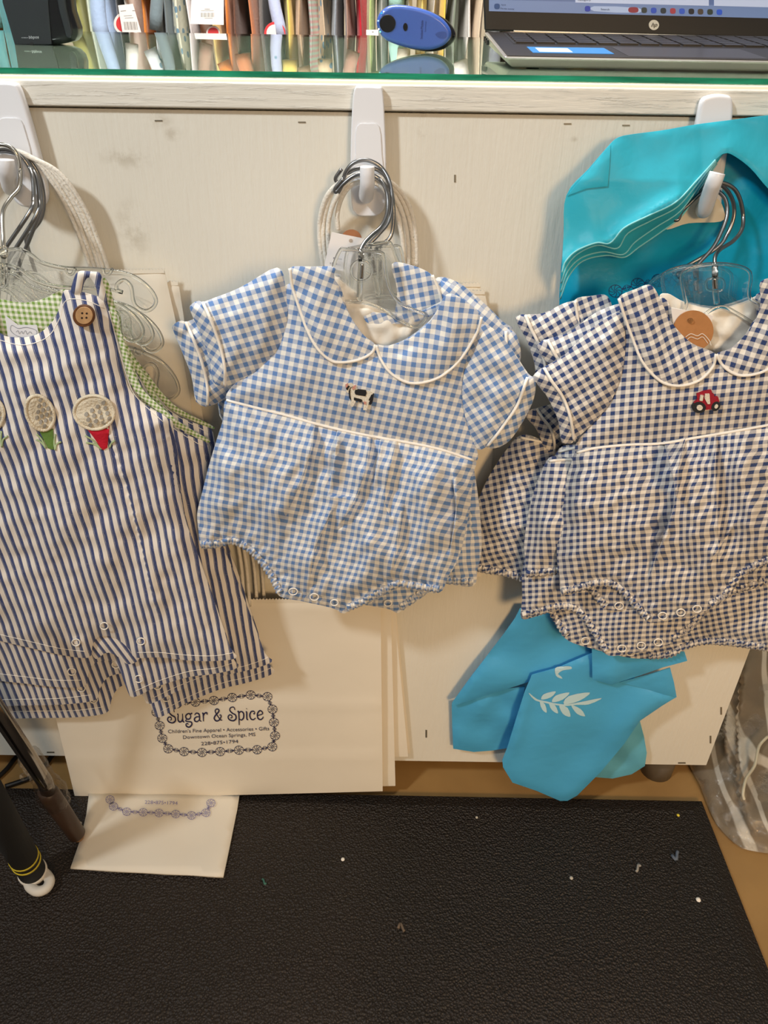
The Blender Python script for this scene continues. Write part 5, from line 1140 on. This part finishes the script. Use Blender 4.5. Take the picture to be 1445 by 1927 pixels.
def bY(px, py):
    pb_ = np.interp(px, [1290, 1298, 1318, 1345, 1390, 1445, 1560, 1750], [1405, 1440, 1480, 1545, 1592, 1606, 1625, 1620])+4
    return PZ(np.asarray(px, float), np.maximum(pb_, 1440), .004)[..., 1]+.00085*np.clip(pb_-py, 0, 900)
bf = summ(crease([(1400, 1250), (1385, 1380), (1395, 1500), (1420, 1590)], .014, 26, 'flip'), crease([(1445, 1400), (1400, 1460), (1380, 1540)], .010, 24, 'ridge'), lambda a, b: .005*wob(a, b, 150, 81)+.0010*wob(a, b, 55, 82), crease([(1330, 1350), (1370, 1420), (1385, 1500)], .008, 24, 'ridge'))
_, bds_ = patch('fabric', bo, bY, g.m, bd_, step=7, bulge=.016, edge=30, back=.06, folds=bf, rot=.35, per=.062, warp=.5)
g = G('crinkled_clear_film'); g.set(Base_Color=(.9, .88, .84, 1), Roughness=.16, Specular_IOR_Level=.8, Transmission_Weight=0)
tr_ = g.n('ShaderNodeBsdfTransparent'); tr_.inputs[0].default_value = (.97, .96, .95, 1)
gl = g.n('ShaderNodeBsdfGlossy'); gl.inputs['Roughness'].default_value = .14; gl.inputs['Color'].default_value = (1, .97, .93, 1)
lw = g.n('ShaderNodeLayerWeight'); lw.inputs[0].default_value = .25
bp = g.n('ShaderNodeBump'); bp.inputs['Strength'].default_value = 1; bp.inputs['Distance'].default_value = .008
g.l(g.noise(34, 5, .6), bp.inputs['Height']); g.l(bp.outputs[0], gl.inputs['Normal']); g.l(bp.outputs[0], lw.inputs['Normal'])
mxs = g.n('ShaderNodeMixShader'); g.l(g.math('ADD', .03, g.math('MULTIPLY', lw.outputs['Fresnel'], .3)), mxs.inputs[0]); g.l(tr_.outputs[0], mxs.inputs[1]); g.l(gl.outputs[0], mxs.inputs[2]); g.l(mxs.outputs[0], g.out.inputs['Surface'])
M_film = g.m
bo2 = [(x-2 if x < 1445 else x, y+1) for x, y in bo]
patch('plastic_wrap', bo2, lambda a, b: bY(a, b)-.003, M_film, bd_, step=7, bulge=.018, edge=28, back=.07, folds=summ(bf, lambda a, b: .0015*wob(a, b, 40, 91)))
seam = [(1445, 1385), (1428, 1405), (1420, 1440), (1404, 1465), (1398, 1492), (1400, 1505)]
tube('wrap_seam', pxline(seam, lambda a, b: bds_(a, b)-.012, 6), .0022, plain('seam_cream', 'c9bfa6', .4), bd_, 6)
# ============================================================ lower left: stand pole, sleeved pole, cables
M_chrome = plain('chrome', '9a948c', .15, metal=1)
pa, pbm = P(-60, 1262, -.16), P(98, 1500, -.085)
pole = empty('stand_pole', V(PZ(150, 1575, .015)), 'leaning chrome pole with plastic film and brown tip, left of the paper bags', 'pole')
p0 = P(-150, 1120, -.20); p1 = P(84, 1470, -.105); p2 = P(93, 1495, -.10); tip = PZ(146, 1572, .024)
tube('chrome_tube', [p0, p1, p2], .0095, M_chrome, pole, 20)
vs, fs = tubegeo([p2+(tip-p2)*t for t in (-.12, 0, .3, .6, .97, 1.0)], [.011, .0128, .0128, .0122, .0115, .010], 20)
mesh('brown_leg_tip', vs, fs, plain('brown_lacquer', '3c2a1e', .4), pole, True)
tip_n = PZ(150, 1578, .019); vs, fs = tubegeo([tip+(tip_n-tip)*t for t in (-.2, .6, 1.3)], [.0082, .0082, .005], 14); mesh('cork_foot', vs, fs, plain('cork', 'a87c4e', .8, var=.2, vs=200), pole, True)
fp = [p1+(p2-p1)*(-1.8)]; rr_ = []
fpts = [p1+(tip-p1)*t for t in np.linspace(-.45, .42, 16)]; rr_ = [.0112+.0032*abs(math.sin(i*1.9))+(.005 if i > 7 else 0)*math.exp(-((i-11)/3.)**2) for i in range(16)]
vs, fs = tubegeo(fpts, rr_, 18); rs = np.random.RandomState(5); vs = [tuple(np.array(v)+rs.normal(0, .0011, 3)) for v in vs]
mesh('plastic_wrap', vs, fs[:-2], M_film, pole, True)
tube('tied_film_end', [p1+(p0-p1)*.03, P(52, 1455, -.10), P(44, 1462, -.10)], [.004, .0025, .0055], M_film, pole, 8)
slv = empty('sleeved_pole', V(PZ(82, 1665, .016)), 'black sleeved pole with two yellow rings and white looped end, bottom left', 'pole')
s0 = P(-77, 1412, -.23); s1_ = PZ(61, 1640, .033); ax = s1_-s0
tube('black_sleeve', [s0, s0+ax*.5, s1_], [.019, .018, .0165], plain('sleeve_black', '121212', .85, bump=.4, bs=900), slv, 26)
for t in (.845, .885):
    vs, fs = tubegeo([s0+ax*(t-.005), s0+ax*(t+.005)], .0178, 26); mesh('yellow_ring', vs, fs, plain('ring_yellow', 'c9b32c', .6), slv, True)
axn = ax/np.linalg.norm(ax)
tube('white_collar', [s1_-axn*.004, s1_, s1_+axn*.008], [.0172, .0182, .0172], plain('loop_white', 'ddd5c8', .6, bump=.2, bs=80), slv, 26)
sidev = np.cross(axn, [0, 0, 1.0]); sidev /= np.linalg.norm(sidev)
axh = PZ(84, 1672, .025)-PZ(61, 1640, .025); axh /= np.linalg.norm(axh); s1_ = s1_+np.array([0, 0, -.006]); axn = axh; sidev = np.cross(axn, [0, 0, 1.0])
lp = [s1_+axn*.002+sidev*.009, s1_+axn*.014+sidev*.011, s1_+axn*.026+sidev*.007, s1_+axn*.030-sidev*.002, s1_+axn*.024-sidev*.010, s1_+axn*.012-sidev*.011, s1_+axn*.002-sidev*.008]
tube('white_loop', cat(lp, 5), .0064, plain('loop_white', 'ddd5c8', .6), slv, 14)
for i, (p, lb) in enumerate([([(-40, 1495), (10, 1450), (30, 1425), (60, 1400)], 'black cable curving under the counter at the far left'), ([(10, 1480), (60, 1462), (85, 1440), (100, 1420), (130, 1395)], 'black cable looping behind the chrome pole under the counter')]):
    q = cat(p, 8); w = PZ(q[:, 0], q[:, 1], .005+.0*q[:, 0]); w = np.array([P(a, b, max(float(PZ(a, b, .006)[1]), .03+.0*i)) if False else PZ(a, b, .006) for a, b in q])
    tag(tube('power_cable', w, .0035, plain('cable_black', '141210', .5), None, 8), lb, 'cable', None)
